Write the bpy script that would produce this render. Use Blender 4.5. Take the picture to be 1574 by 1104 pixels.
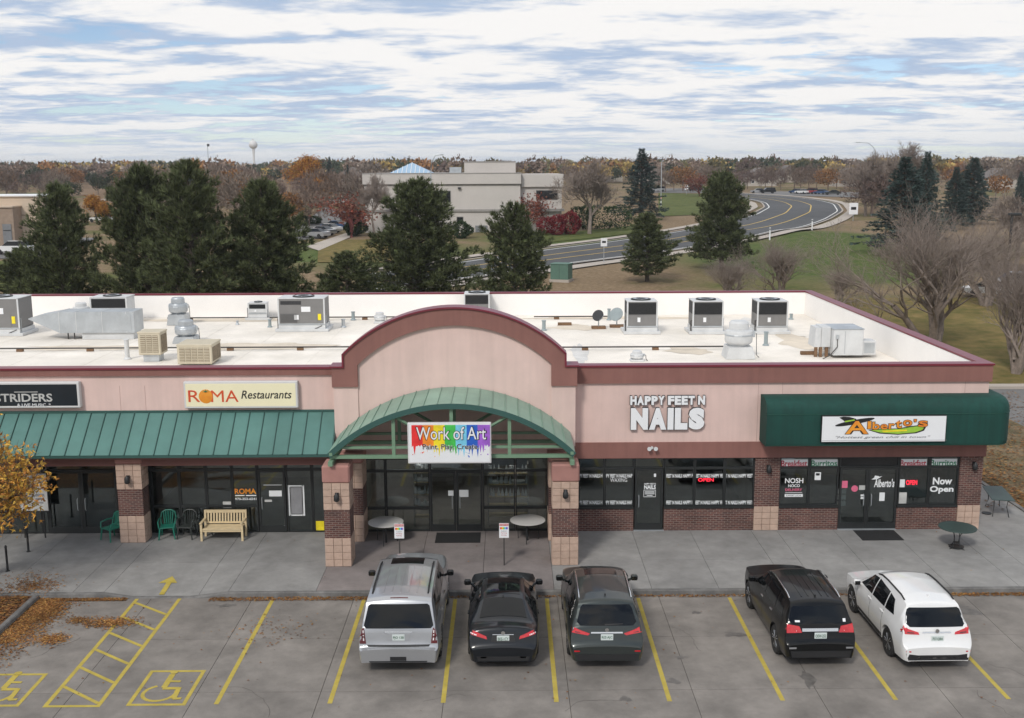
import bpy, bmesh, math, random
import numpy as np
from mathutils import Vector, Matrix
from mathutils.bvhtree import BVHTree
from math import sin, cos, pi, radians, sqrt, exp
for o in list(bpy.data.objects): bpy.data.objects.remove(o)
SC = bpy.context.scene
COL = SC.collection
# ---------------------------------------------------------------- camera
FPX, PITCH, YAW, ROLL = 1646.58, .176, .0045, -.0043
CAM = Vector((7.0729, -35.9878, 12.7058))
PW, PH = 1574, 1104
FWD = Vector((sin(YAW)*cos(PITCH), cos(YAW)*cos(PITCH), -sin(PITCH)))
RT0 = Vector((cos(YAW), -sin(YAW), 0)); UP0 = RT0.cross(FWD)
RT = RT0*cos(ROLL)+UP0*sin(ROLL); UP = -RT0*sin(ROLL)+UP0*cos(ROLL)
cam = bpy.data.cameras.new('camera'); camo = bpy.data.objects.new('camera', cam); COL.objects.link(camo)
cam.sensor_width = 36; cam.lens = 36*FPX/PW; cam.clip_start = .5; cam.clip_end = 9000
camo.matrix_world = Matrix(((RT.x, UP.x, -FWD.x, CAM.x), (RT.y, UP.y, -FWD.y, CAM.y), (RT.z, UP.z, -FWD.z, CAM.z), (0, 0, 0, 1)))
SC.camera = camo
# ---------------------------------------------------------------- light
SUN_EL, SUN_AZ = radians(42), radians(205)     # azimuth clockwise from +Y (towards the sun)
SC.view_settings.view_transform = 'Standard'; SC.view_settings.look = 'None'
SC.view_settings.exposure = 0.0; SC.view_settings.gamma = 1
sd = bpy.data.lights.new('sun', 'SUN'); sd.energy = 2.0; sd.angle = radians(10); sd.color = (1, .955, .89)
so = bpy.data.objects.new('sun', sd); COL.objects.link(so)
sdir = Vector((sin(SUN_AZ)*cos(SUN_EL), cos(SUN_AZ)*cos(SUN_EL), sin(SUN_EL)))
so.rotation_euler = (-sdir).to_track_quat('-Z', 'Y').to_euler(); so.location = (0, -20, 40)
W = bpy.data.worlds.new('World'); SC.world = W; W.use_nodes = True
def build_world():
    nt = W.node_tree; nt.nodes.clear(); N = nt.nodes.new; L = nt.links.new
    out = N('ShaderNodeOutputWorld'); bg = N('ShaderNodeBackground'); bg.inputs[1].default_value = .1
    sky = N('ShaderNodeTexSky'); sky.sky_type = 'NISHITA'; sky.sun_disc = False
    sky.sun_elevation = SUN_EL; sky.sun_rotation = SUN_AZ; sky.altitude = 1500; sky.air_density = 1.0; sky.dust_density = .6
    tc = N('ShaderNodeTexCoord'); sep = N('ShaderNodeSeparateXYZ'); L(tc.outputs['Generated'], sep.inputs[0])
    def math_(op, a, b=None, c=None, clamp=False):
        m = N('ShaderNodeMath'); m.operation = op; m.use_clamp = clamp
        for i, v in enumerate((a, b, c)):
            if v is None: continue
            if isinstance(v, (int, float)): m.inputs[i].default_value = v
            else: L(v, m.inputs[i])
        return m.outputs[0]
    zz = math_('ADD', math_('MAXIMUM', sep.outputs[2], 0.0), .085)
    px = math_('DIVIDE', sep.outputs[0], zz); py = math_('DIVIDE', sep.outputs[1], zz)
    cb = N('ShaderNodeCombineXYZ'); L(px, cb.inputs[0]); L(py, cb.inputs[1])
    def noise(scale, detail, rough, off, dist=0.0, sx=1.0):
        mp = N('ShaderNodeMapping'); mp.inputs['Location'].default_value = off; mp.inputs['Scale'].default_value = (sx, 1, 1)
        L(cb.outputs[0], mp.inputs[0])
        n = N('ShaderNodeTexNoise'); n.inputs['Scale'].default_value = scale; n.inputs['Detail'].default_value = detail
        n.inputs['Roughness'].default_value = rough; n.inputs['Distortion'].default_value = dist
        L(mp.outputs[0], n.inputs[0]); return n.outputs[0]
    big = noise(.75, 2, .5, (3.1, 1.7, 0), .3, .6); mid = noise(2.8, 4, .55, (0, 4.2, 0), .5, .7); fine = noise(9, 3, .55, (9, 2, 0), .2)
    cov = math_('ADD', math_('MULTIPLY', big, .75), math_('ADD', math_('MULTIPLY', mid, .6), math_('MULTIPLY', fine, .2)))
    def ramp(v, p0, p1, c0, c1):
        r = N('ShaderNodeValToRGB'); r.color_ramp.elements[0].position = p0; r.color_ramp.elements[1].position = p1
        r.color_ramp.elements[0].color = c0; r.color_ramp.elements[1].color = c1
        r.color_ramp.interpolation = 'EASE'; L(v, r.inputs[0]); return r.outputs[0]
    a = ramp(cov, .61, .72, (0, 0, 0, 1), (1, 1, 1, 1))                    # cloud cover
    shade = ramp(math_('ADD', math_('MULTIPLY', cov, .6), math_('MULTIPLY', noise(2.0, 5, .62, (5, 8, 0), .3, .6), .55)), .655, .80,
                 (4.6, 5.7, 7.5, 1), (9.7, 9.55, 9.4, 1))
    tint = N('ShaderNodeMix'); tint.data_type = 'RGBA'; tint.blend_type = 'MULTIPLY'; tint.inputs[0].default_value = 1
    L(sky.outputs[0], tint.inputs[6]); tint.inputs[7].default_value = (1.0, 1.02, 1.1, 1)
    mx = N('ShaderNodeMix'); mx.data_type = 'RGBA'; L(a, mx.inputs[0]); L(tint.outputs[2], mx.inputs[6]); L(shade, mx.inputs[7])
    hz = N('ShaderNodeMapRange'); hz.inputs['From Min'].default_value = 0; hz.inputs['From Max'].default_value = .05
    hz.inputs['To Min'].default_value = .75; hz.inputs['To Max'].default_value = 0; L(sep.outputs[2], hz.inputs[0])
    m2 = N('ShaderNodeMix'); m2.data_type = 'RGBA'; L(hz.outputs[0], m2.inputs[0]); L(mx.outputs[2], m2.inputs[6]); m2.inputs[7].default_value = (7.6, 8.0, 8.4, 1)
    L(m2.outputs[2], bg.inputs[0]); L(bg.outputs[0], out.inputs[0])
HAZE = .00018
build_world()
SC.cycles.use_denoising = True
SC.cycles.max_bounces = 6; SC.cycles.diffuse_bounces = 3; SC.cycles.glossy_bounces = 3; SC.cycles.transparent_max_bounces = 8
SC.cycles.caustics_reflective = False; SC.cycles.caustics_refractive = False
# ---------------------------------------------------------------- photo pixel -> place on a known surface
def ray(px, py): return FWD+RT*((px-PW/2)/FPX)-UP*((py-PH/2)/FPX)
def atY(px, py, Y):
    d = ray(px, py); return CAM+d*((Y-CAM.y)/d.y)
def atZ(px, py, Z):
    d = ray(px, py); return CAM+d*((Z-CAM.z)/d.z)
def terrain(x, y):
    t = max(0.0, y-25); z = 9*(1-exp(-t/330))
    m = exp(-((x-52)/16)**2-((y-112)/22)**2)*1.6     # the grassy mound by the road
    return z+m
def ground_at(px, py):
    d = ray(px, py); t = 20.0
    for i in range(4000):
        p = CAM+d*t
        if p.z <= terrain(p.x, p.y): return p
        t *= 1.004
    return CAM+d*t
# ---------------------------------------------------------------- materials
MATS = {}
def lin(r, g, b): return tuple((c/255/12.92 if c/255 <= .04045 else ((c/255+.055)/1.055)**2.4) for c in (r, g, b))
def M(name, col=(.5, .5, .5), rough=.8, metal=0.0, var=.12, vscale=2.0, col2=None, bump=0.0, bscale=40, spec=.5, coat=0.0,
      stain=0.0, sscale=.35, detail=6, rnd=0.0, emit=None, estr=1.0, stretch=None, streak=0.0):
    if name in MATS: return MATS[name]
    m = bpy.data.materials.new(name); m.use_nodes = True; nt = m.node_tree; N = nt.nodes.new; L = nt.links.new
    b = nt.nodes['Principled BSDF']; b.inputs['Roughness'].default_value = rough; b.inputs['Metallic'].default_value = metal
    b.inputs['Specular IOR Level'].default_value = spec; b.inputs['Coat Weight'].default_value = coat; b.inputs['Coat Roughness'].default_value = .04
    tc = N('ShaderNodeTexCoord'); vec = tc.outputs['Object']
    if stretch:
        mp = N('ShaderNodeMapping'); mp.inputs['Scale'].default_value = stretch; L(vec, mp.inputs[0]); vec = mp.outputs[0]
    n = N('ShaderNodeTexNoise'); n.inputs['Scale'].default_value = vscale; n.inputs['Detail'].default_value = detail; n.inputs['Roughness'].default_value = .62
    L(vec, n.inputs[0])
    mr = N('ShaderNodeMapRange'); mr.inputs[1].default_value = .3; mr.inputs[2].default_value = .7; L(n.outputs[0], mr.inputs[0])
    mx = N('ShaderNodeMix'); mx.data_type = 'RGBA'; L(mr.outputs[0], mx.inputs[0])
    c1 = tuple(c*(1-var) for c in col); c2 = col2 or tuple(min(1, c*(1+var)) for c in col)
    mx.inputs[6].default_value = (*c1, 1); mx.inputs[7].default_value = (*c2, 1); cur = mx.outputs[2]
    def mul(cur, fac_out, lo, hi, p0, p1):
        r = N('ShaderNodeMapRange'); r.inputs[1].default_value = p0; r.inputs[2].default_value = p1; r.inputs[3].default_value = lo; r.inputs[4].default_value = hi
        L(fac_out, r.inputs[0]); v = N('ShaderNodeVectorMath'); v.operation = 'SCALE'; L(cur, v.inputs[0]); L(r.outputs[0], v.inputs['Scale']); return v.outputs[0]
    if stain:
        s = N('ShaderNodeTexNoise'); s.inputs['Scale'].default_value = sscale; s.inputs['Detail'].default_value = 7; s.inputs['Roughness'].default_value = .7
        L(tc.outputs['Object'], s.inputs[0]); cur = mul(cur, s.outputs[0], 1-stain, 1+stain*.5, .35, .65)
    if streak:
        mp2 = N('ShaderNodeMapping'); mp2.inputs['Scale'].default_value = (3.5, 3.5, .16); L(tc.outputs['Object'], mp2.inputs[0]); s2 = N('ShaderNodeTexNoise'); s2.inputs['Scale'].default_value = 1.6; s2.inputs['Detail'].default_value = 5; L(mp2.outputs[0], s2.inputs[0]); cur = mul(cur, s2.outputs[0], 1-streak, 1+streak*.4, .36, .6)
    if rnd:
        oi = N('ShaderNodeObjectInfo'); cur = mul(cur, oi.outputs['Random'], 1-rnd, 1+rnd, 0, 1)
    L(cur, b.inputs['Base Color'])
    if bump:
        n2 = N('ShaderNodeTexNoise'); n2.inputs['Scale'].default_value = bscale; n2.inputs['Detail'].default_value = 4; L(tc.outputs['Object'], n2.inputs[0])
        bp = N('ShaderNodeBump'); bp.inputs['Strength'].default_value = bump; bp.inputs['Distance'].default_value = .02
        L(n2.outputs[0], bp.inputs['Height']); L(bp.outputs[0], b.inputs['Normal'])
    if emit:
        b.inputs['Emission Color'].default_value = (*emit, 1); b.inputs['Emission Strength'].default_value = estr
    MATS[name] = m; return m
def brick_mat(name, c1, c2, mortar, bw, bh, mort=.012, bump=.6, off=.5):
    m = bpy.data.materials.new(name); m.use_nodes = True; nt = m.node_tree; N = nt.nodes.new; L = nt.links.new
    b = nt.nodes['Principled BSDF']; b.inputs['Roughness'].default_value = .9
    tc = N('ShaderNodeTexCoord'); sp = N('ShaderNodeSeparateXYZ'); L(tc.outputs['Object'], sp.inputs[0])
    ad = N('ShaderNodeMath'); L(sp.outputs[0], ad.inputs[0]); L(sp.outputs[1], ad.inputs[1])
    cb = N('ShaderNodeCombineXYZ'); L(ad.outputs[0], cb.inputs[0]); L(sp.outputs[2], cb.inputs[1])
    t = N('ShaderNodeTexBrick'); t.inputs['Scale'].default_value = 1; t.inputs['Brick Width'].default_value = bw; t.inputs['Row Height'].default_value = bh
    t.inputs['Mortar Size'].default_value = mort; t.inputs['Color1'].default_value = (*c1, 1); t.inputs['Color2'].default_value = (*c2, 1); t.inputs['Mortar'].default_value = (*mortar, 1)
    t.offset = off; L(cb.outputs[0], t.inputs[0])
    n = N('ShaderNodeTexNoise'); n.inputs['Scale'].default_value = 1.3; n.inputs['Detail'].default_value = 6; L(tc.outputs['Object'], n.inputs[0])
    r = N('ShaderNodeMapRange'); r.inputs[1].default_value = .3; r.inputs[2].default_value = .7; r.inputs[3].default_value = .78; r.inputs[4].default_value = 1.2; L(n.outputs[0], r.inputs[0])
    v = N('ShaderNodeVectorMath'); v.operation = 'SCALE'; L(t.outputs[0], v.inputs[0]); L(r.outputs[0], v.inputs['Scale']); L(v.outputs[0], b.inputs['Base Color'])
    bp = N('ShaderNodeBump'); bp.inputs['Strength'].default_value = bump; bp.inputs['Distance'].default_value = .01; bp.invert = True
    L(t.outputs[1], bp.inputs['Height']); L(bp.outputs[0], b.inputs['Normal']); MATS[name] = m; return m
def glass_mat(name, tint=(.75, .8, .8), base=.22):
    m = bpy.data.materials.new(name); m.use_nodes = True; nt = m.node_tree; N = nt.nodes.new; L = nt.links.new
    nt.nodes.remove(nt.nodes['Principled BSDF']); out = nt.nodes['Material Output']
    t = N('ShaderNodeBsdfTransparent'); t.inputs[0].default_value = (*tint, 1)
    g = N('ShaderNodeBsdfGlossy'); g.inputs['Roughness'].default_value = .03; g.inputs[0].default_value = (.9, .95, .95, 1)
    f = N('ShaderNodeFresnel'); f.inputs[0].default_value = 1.55
    mr = N('ShaderNodeMapRange'); mr.inputs[3].default_value = base*.28; mr.inputs[4].default_value = .8; L(f.outputs[0], mr.inputs[0])
    n = N('ShaderNodeTexNoise'); n.inputs['Scale'].default_value = .7; tc = N('ShaderNodeTexCoord'); L(tc.outputs['Object'], n.inputs[0])
    bp = N('ShaderNodeBump'); bp.inputs['Strength'].default_value = .03; bp.inputs['Distance'].default_value = .05; L(n.outputs[0], bp.inputs['Height']); L(bp.outputs[0], g.inputs['Normal'])
    x = N('ShaderNodeMixShader'); L(mr.outputs[0], x.inputs[0]); L(t.outputs[0], x.inputs[1]); L(g.outputs[0], x.inputs[2]); L(x.outputs[0], out.inputs[0])
    MATS[name] = m; return m
def attr_mat(name, rough=.85, rnd=.0, nvar=.3, nscale=.8, trans=0.0):
    """base colour from the mesh's own colour attribute 'col' (leaf and bark colours)"""
    m = bpy.data.materials.new(name); m.use_nodes = True; nt = m.node_tree; N = nt.nodes.new; L = nt.links.new
    b = nt.nodes['Principled BSDF']; b.inputs['Roughness'].default_value = rough; b.inputs['Specular IOR Level'].default_value = .2
    a = N('ShaderNodeAttribute'); a.attribute_name = 'col'; tc = N('ShaderNodeTexCoord')
    n = N('ShaderNodeTexNoise'); n.inputs['Scale'].default_value = nscale; n.inputs['Detail'].default_value = 4; L(tc.outputs['Object'], n.inputs[0])
    r = N('ShaderNodeMapRange'); r.inputs[1].default_value = .3; r.inputs[2].default_value = .7; r.inputs[3].default_value = 1-nvar; r.inputs[4].default_value = 1+nvar; L(n.outputs[0], r.inputs[0])
    v = N('ShaderNodeVectorMath'); v.operation = 'SCALE'; L(a.outputs['Color'], v.inputs[0]); L(r.outputs[0], v.inputs['Scale']); cur = v.outputs[0]
    if rnd:
        oi = N('ShaderNodeObjectInfo'); r2 = N('ShaderNodeMapRange'); r2.inputs[3].default_value = 1-rnd; r2.inputs[4].default_value = 1+rnd; L(oi.outputs['Random'], r2.inputs[0])
        v2 = N('ShaderNodeVectorMath'); v2.operation = 'SCALE'; L(cur, v2.inputs[0]); L(r2.outputs[0], v2.inputs['Scale']); cur = v2.outputs[0]
    L(cur, b.inputs['Base Color']); MATS[name] = m; return m
# ---------------------------------------------------------------- mesh helpers
class MB:
    def __init__(s): s.v = []; s.f = []; s.m = []
    def quad(s, *p, mi=0):
        n = len(s.v); s.v += [tuple(q) for q in p]; s.f.append(tuple(range(n, n+len(p)))); s.m.append(mi); return s
    def box(s, x0, x1, y0, y1, z0, z1, mi=0, skip=''):
        n = len(s.v); s.v += [(x, y, z) for z in (z0, z1) for y in (y0, y1) for x in (x0, x1)]
        F = {'b': (0, 2, 3, 1), 't': (4, 5, 7, 6), 'f': (0, 1, 5, 4), 'k': (2, 6, 7, 3), 'l': (0, 4, 6, 2), 'r': (1, 3, 7, 5)}
        for k, f in F.items():
            if k not in skip: s.f.append(tuple(n+i for i in f)); s.m.append(mi)
        return s
    def bevbox(s, x0, x1, y0, y1, z0, z1, b=.01, mi=0):
        bm = bmesh.new(); bmesh.ops.create_cube(bm, size=1)
        bmesh.ops.scale(bm, vec=(x1-x0, y1-y0, z1-z0), verts=bm.verts); bmesh.ops.translate(bm, vec=((x0+x1)/2, (y0+y1)/2, (z0+z1)/2), verts=bm.verts)
        bmesh.ops.bevel(bm, geom=bm.edges[:], offset=b, segments=1, affect='EDGES', profile=.5); s.addbm(bm, mi); return s
    def addbm(s, bm, mi=0):
        n = len(s.v); bm.verts.index_update(); s.v += [tuple(v.co) for v in bm.verts]
        for f in bm.faces: s.f.append(tuple(n+v.index for v in f.verts)); s.m.append(mi)
        bm.free()
    def prism(s, pts, axis, a, b, mi=0, caps=True):
        """pts: 2D polygon; axis 'y': pts are (x,z), extruded from y=a to b; 'x': (y,z); 'z': (x,y)"""
        def P(p, t): return {'y': (p[0], t, p[1]), 'x': (t, p[0], p[1]), 'z': (p[0], p[1], t)}[axis]
        n = len(s.v); k = len(pts); s.v += [P(p, a) for p in pts]+[P(p, b) for p in pts]
        for i in range(k): j = (i+1) % k; s.f.append((n+i, n+j, n+k+j, n+k+i)); s.m.append(mi)
        if caps: s.f.append(tuple(range(n+k-1, n-1, -1))); s.f.append(tuple(range(n+k, n+2*k))); s.m += [mi, mi]
        return s
    def tube(s, path, r, k=6, mi=0, caps=True):
        path = [Vector(p) for p in path]; rs = r if isinstance(r, (list, tuple)) else [r]*len(path); base = len(s.v)
        for i, p in enumerate(path):
            d = (path[min(i+1, len(path)-1)]-path[max(i-1, 0)]).normalized()
            u = d.orthogonal().normalized() if abs(d.z) > .99 else d.cross(Vector((0, 0, 1))).normalized(); w = d.cross(u)
            for j in range(k): a = 2*pi*j/k; s.v.append(tuple(p+(u*cos(a)+w*sin(a))*rs[i]))
        for i in range(len(path)-1):
            for j in range(k):
                j2 = (j+1) % k; s.f.append((base+i*k+j, base+i*k+j2, base+(i+1)*k+j2, base+(i+1)*k+j)); s.m.append(mi)
        if caps:
            s.f.append(tuple(base+j for j in reversed(range(k)))); s.f.append(tuple(base+(len(path)-1)*k+j for j in range(k))); s.m += [mi, mi]
        return s
    def lathe(s, prof, c=(0, 0, 0), k=16, mi=0, axis='z'):
        base = len(s.v); n = len(prof)
        for (r, h) in prof:
            for j in range(k):
                a = 2*pi*j/k; p = (r*cos(a), r*sin(a), h) if axis == 'z' else (h, r*cos(a), r*sin(a)) if axis == 'x' else (r*cos(a), h, r*sin(a))
                s.v.append((c[0]+p[0], c[1]+p[1], c[2]+p[2]))
        for i in range(n-1):
            for j in range(k):
                j2 = (j+1) % k; f = (base+i*k+j, base+i*k+j2, base+(i+1)*k+j2, base+(i+1)*k+j)
                s.f.append(f if axis != 'y' else f[::-1]); s.m.append(mi)
        for i, rev in ((0, True), (n-1, False)):
            if prof[i][0] > 1e-4:
                f = tuple(base+i*k+j for j in range(k)); s.f.append(f[::-1] if rev != (axis == 'y') else f); s.m.append(mi)
        return s
    def build(s, name, mats, parent=None, smooth=False, kind=None, label=None):
        me = bpy.data.meshes.new(name); me.from_pydata(s.v, [], s.f)
        mats = mats if isinstance(mats, (list, tuple)) else [mats]
        for m in mats: me.materials.append(MATS[m] if isinstance(m, str) else m)
        if len(mats) > 1: me.polygons.foreach_set('material_index', s.m)
        if smooth:
            me.shade_smooth(); me.set_sharp_from_angle(angle=radians(smooth if smooth is not True else 40))
        me.update(); return link(name, me, parent, kind, label)
def link(name, me, parent=None, kind=None, label=None):
    o = bpy.data.objects.new(name, me); COL.objects.link(o)
    if parent: o.parent = parent
    if kind: o['kind'] = kind
    if label: o['label'] = label
    return o
def tag(o, label, cat, group=None):
    o['label'] = label; o['category'] = cat
    if group: o['group'] = group
    return o
def thing(name, label, cat, loc=(0, 0, 0), rz=0.0, group=None):
    o = bpy.data.objects.new(name, None); COL.objects.link(o); o.location = loc; o.rotation_euler = (0, 0, rz); o.empty_display_size = .2
    return tag(o, label, cat, group)
KIDS = {}
def copy_tree(o, parent=None):
    kids = [c for c in bpy.data.objects if c.parent == o] if o.name not in KIDS else KIDS[o.name]
    KIDS[o.name] = kids
    c = o.copy(); COL.objects.link(c)
    if parent: c.parent = parent
    for k in kids: copy_tree(k, c)
    return c
def put(o, loc, rz=0.0, scale=1.0, label=None):
    o.location = loc; o.rotation_euler = (0, 0, rz); o.scale = (scale,)*3 if isinstance(scale, (int, float)) else scale
    if label: o['label'] = label
    return o
def tri_mesh(name, tris, mats, cols=None, parent=None, kind=None):
    """tris: (n,3,3) array -> one mesh of loose leaf faces; cols: (n,3) colours"""
    n = len(tris); me = bpy.data.meshes.new(name); me.vertices.add(n*3); me.loops.add(n*3); me.polygons.add(n)
    me.vertices.foreach_set('co', np.asarray(tris, dtype=np.float32).ravel()); me.loops.foreach_set('vertex_index', np.arange(n*3, dtype=np.int32))
    me.polygons.foreach_set('loop_start', np.arange(0, n*3, 3, dtype=np.int32))
    for m in (mats if isinstance(mats, (list, tuple)) else [mats]): me.materials.append(MATS[m] if isinstance(m, str) else m)
    if cols is not None:
        a = me.color_attributes.new('col', 'FLOAT_COLOR', 'POINT'); c = np.ones((n, 3, 4), dtype=np.float32); c[:, :, :3] = np.asarray(cols)[:, None, :]; a.data.foreach_set('color', c.ravel())
    me.update(); me.validate(); return link(name, me, parent, kind)
def text(body, x0, x1, z0, z1, y, mat, parent=None, depth=.006, bold=0.0, shear=0.0, name='lettering', label=None, rot=None, spacing=1.0):
    """flat letters facing -Y, fitted to the box x0..x1, z0..z1"""
    c = bpy.data.curves.new(name, 'FONT'); c.body = body; c.extrude = .02; c.offset = bold; c.shear = shear; c.resolution_u = 3; c.space_character = spacing
    o = bpy.data.objects.new(name, c); COL.objects.link(o); dg = bpy.context.evaluated_depsgraph_get(); dg.update()
    me = bpy.data.meshes.new_from_object(o.evaluated_get(dg)); bpy.data.objects.remove(o)
    co = np.zeros(len(me.vertices)*3, dtype=np.float32); me.vertices.foreach_get('co', co); co = co.reshape(-1, 3)
    mn, mx = co.min(0), co.max(0); s = (mx-mn)+1e-6
    out = np.zeros_like(co); out[:, 0] = x0+(co[:, 0]-mn[0])/s[0]*(x1-x0); out[:, 2] = z0+(co[:, 1]-mn[1])/s[1]*(z1-z0); out[:, 1] = y-(co[:, 2]-mn[2])/s[2]*depth
    if rot: out = out @ np.array(rot.to_3x3()).T.astype(np.float32)
    me.vertices.foreach_set('co', out.ravel()); me.materials.clear(); me.materials.append(MATS[mat] if isinstance(mat, str) else mat); me.update(); me.name = name
    return link(name, me, parent, None, label)
# ================================================================ materials
M('bank', (.10, .09, .035), .95, var=0, vscale=.8, col2=(.22, .15, .09), detail=10, stain=.25, sscale=.4, bump=.5, bscale=25)
rng = random.Random(7); nr = np.random.default_rng(7)
M('lot_concrete', (.218, .198, .178), .88, var=.16, vscale=1.4, bump=.25, bscale=90, stain=.30, sscale=.42, rnd=.05, detail=9)
M('walk_concrete', (.262, .256, .245), .88, var=.12, vscale=2.2, bump=.2, bscale=90, stain=.2, sscale=.5, rnd=.05, detail=8)
M('pink_concrete', (.235, .205, .195), .88, var=.12, vscale=2.2, bump=.2, bscale=90, stain=.2, sscale=.5, rnd=.05, detail=8)
M('kerb_concrete', (.17, .165, .158), .9, var=.25, vscale=3, stain=.4, sscale=.9)
M('joint', (.07, .06, .05), .95, var=.4, vscale=6)
M('yellow_paint', lin(196, 172, 60), .75, var=.14, vscale=9, col2=lin(176, 160, 84), stain=.18, sscale=2.5)
M('asphalt', (.075, .077, .08), .9, var=.18, vscale=.25, stain=.15, sscale=.05)
M('lot_asphalt', (.17, .165, .16), .9, var=.15, vscale=.3, stain=.2, sscale=.1)
M('far_concrete', (.42, .37, .32), .9, var=.1, vscale=.3)
M('white_line', (.72, .72, .70), .8, var=.06); M('yellow_line', (.62, .43, .12), .8, var=.08)
M('stucco', lin(220, 192, 183), .93, var=.045, vscale=1.2, bump=.25, bscale=220, stain=.07, sscale=.5, stretch=(1, 1, .35), streak=.035)
M('stucco_brown', lin(140, 98, 90), .93, var=.06, vscale=1.5, bump=.25, bscale=220, stain=.08, sscale=.6, stretch=(1, 1, .4), streak=.06)
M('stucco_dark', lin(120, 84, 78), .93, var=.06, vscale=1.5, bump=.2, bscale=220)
M('stucco_rose', lin(166, 122, 113), .93, var=.08, vscale=2, bump=.25, bscale=220, stain=.1)
M('coping_red', lin(118, 40, 54), .35, var=.06, vscale=1.0)
M('roof_membrane', lin(235, 228, 216), .75, var=.035, vscale=.5, stain=.15, sscale=.26, col2=lin(243, 236, 226), detail=10)
M('parapet_white', lin(245, 242, 238), .75, var=.02, vscale=.7, stain=.04, sscale=.3)
M('green_metal', lin(84, 124, 117), .5, var=.10, vscale=.9, stain=.12, spec=.35, rnd=.05); M('green_seam', lin(52, 88, 82), .45, var=.05)
M('canopy_green', lin(132, 162, 145), .5, var=.10, vscale=.9, stain=.14, rnd=.05); M('truss_green', lin(112, 142, 116), .6, var=.06)
M('fabric_green', lin(10, 62, 54), .8, var=.14, vscale=1.0, stain=.14, streak=.15, bump=.12, bscale=300)
brick_mat('brick', lin(104, 66, 58), lin(74, 48, 46), lin(128, 112, 104), .20, .068, .010)
M('split_stone', lin(188, 162, 145), .95, var=.10, vscale=7, bump=.9, bscale=38, rnd=.07)
M('mortar', lin(150, 130, 114), .95, var=.1)
M('black_frame', (.018, .02, .02), .45, var=.1); M('black_metal', (.02, .021, .022), .5, var=.15); M('black_rubber', (.016, .016, .016), .85, var=.3, vscale=20, bump=.3, bscale=200)
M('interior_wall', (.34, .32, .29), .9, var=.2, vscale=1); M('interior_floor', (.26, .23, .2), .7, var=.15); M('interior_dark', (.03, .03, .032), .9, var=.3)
glass_mat('glass'); M('dark_glass', (.012, .014, .016), .06, var=.2, spec=.6)
M('sign_white', (.80, .81, .82), .4, var=.02, vscale=1); M('sign_cream', lin(240, 232, 196), .4, var=.02); M('sign_black', (.012, .018, .024), .35, var=.15)
M('sign_frame', (.66, .65, .64), .45, var=.04); M('ink_black', (.012, .012, .012), .5, var=.05); M('ink_white', (.82, .83, .84), .5, var=.02)
M('vinyl_white', (.78, .8, .8), .6, var=.02); M('ink_red', (.62, .045, .02), .5, var=.1, col2=(.75, .14, .03)); M('ink_orange', (.78, .2, .02), .5, var=.1, col2=(.85, .36, .03))
M('ink_darkred', (.45, .02, .05), .5); M('ink_green', (.03, .22, .11), .5); M('ink_lime', (.32, .55, .05), .5, var=.2); M('ink_grey', (.25, .25, .26), .6); M('ink_silver', (.5, .5, .48), .5, var=.2)
for nm, c in dict(r=(.75, .03, .03), o=(.85, .25, .02), y=(.85, .68, .02), g=(.06, .5, .08), c=(.2, .6, .8), b=(.02, .12, .55), p=(.35, .12, .6)).items(): M('paint_'+nm, c, .5, var=.2, vscale=4)
M('neon_red', (.5, .01, .02), .4, emit=(1, .03, .06), estr=1.6); M('pink', (.7, .15, .25), .5); M('red_banner', (.55, .06, .06), .5); M('green_banner', (.06, .32, .2), .5)
M('galv', (.50, .53, .55), .42, metal=.55, var=.10, vscale=1.4, stain=.12, sscale=1.2); M('unit_grey', (.20, .195, .19), .6, var=.07, vscale=1.2, stain=.1)
M('unit_white', (.62, .63, .63), .5, var=.06, vscale=1.3, stain=.1, sscale=1); M('unit_beige', (.56, .50, .38), .7, var=.06, stain=.1); M('pad_tan', (.24, .19, .13), .9, var=.2, vscale=8)
M('coil', (.03, .03, .032), .7, var=.3, vscale=12); M('pipe_dark', (.05, .045, .042), .6, var=.2); M('wood_block', (.19, .11, .06), .9, var=.25); M('vent_grey', (.28, .33, .34), .5, var=.1); M('rust', (.25, .10, .04), .9, var=.3)
M('bench_wood', lin(208, 188, 150), .75, var=.12, vscale=5, stretch=(1, 1, 6), rnd=.06); M('chair_green', (.012, .16, .11), .45, var=.06); M('chair_black', (.03, .035, .032), .5, var=.1)
M('table_white', lin(196, 194, 190), .5, var=.03); M('table_green', (.035, .062, .055), .5, var=.1)
M('mulch', (.10, .055, .03), .95, var=.45, vscale=9, col2=(.22, .10, .035), bump=.6, bscale=30); M('bark', (.075, .06, .048), .95, var=.35, vscale=6, bump=.5, bscale=30); M('bark_grey', (.24, .195, .165), .95, var=.25, vscale=5)
attr_mat('leafcol', rnd=.10); attr_mat('leafcol_far', nvar=.25, nscale=.05)
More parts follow.
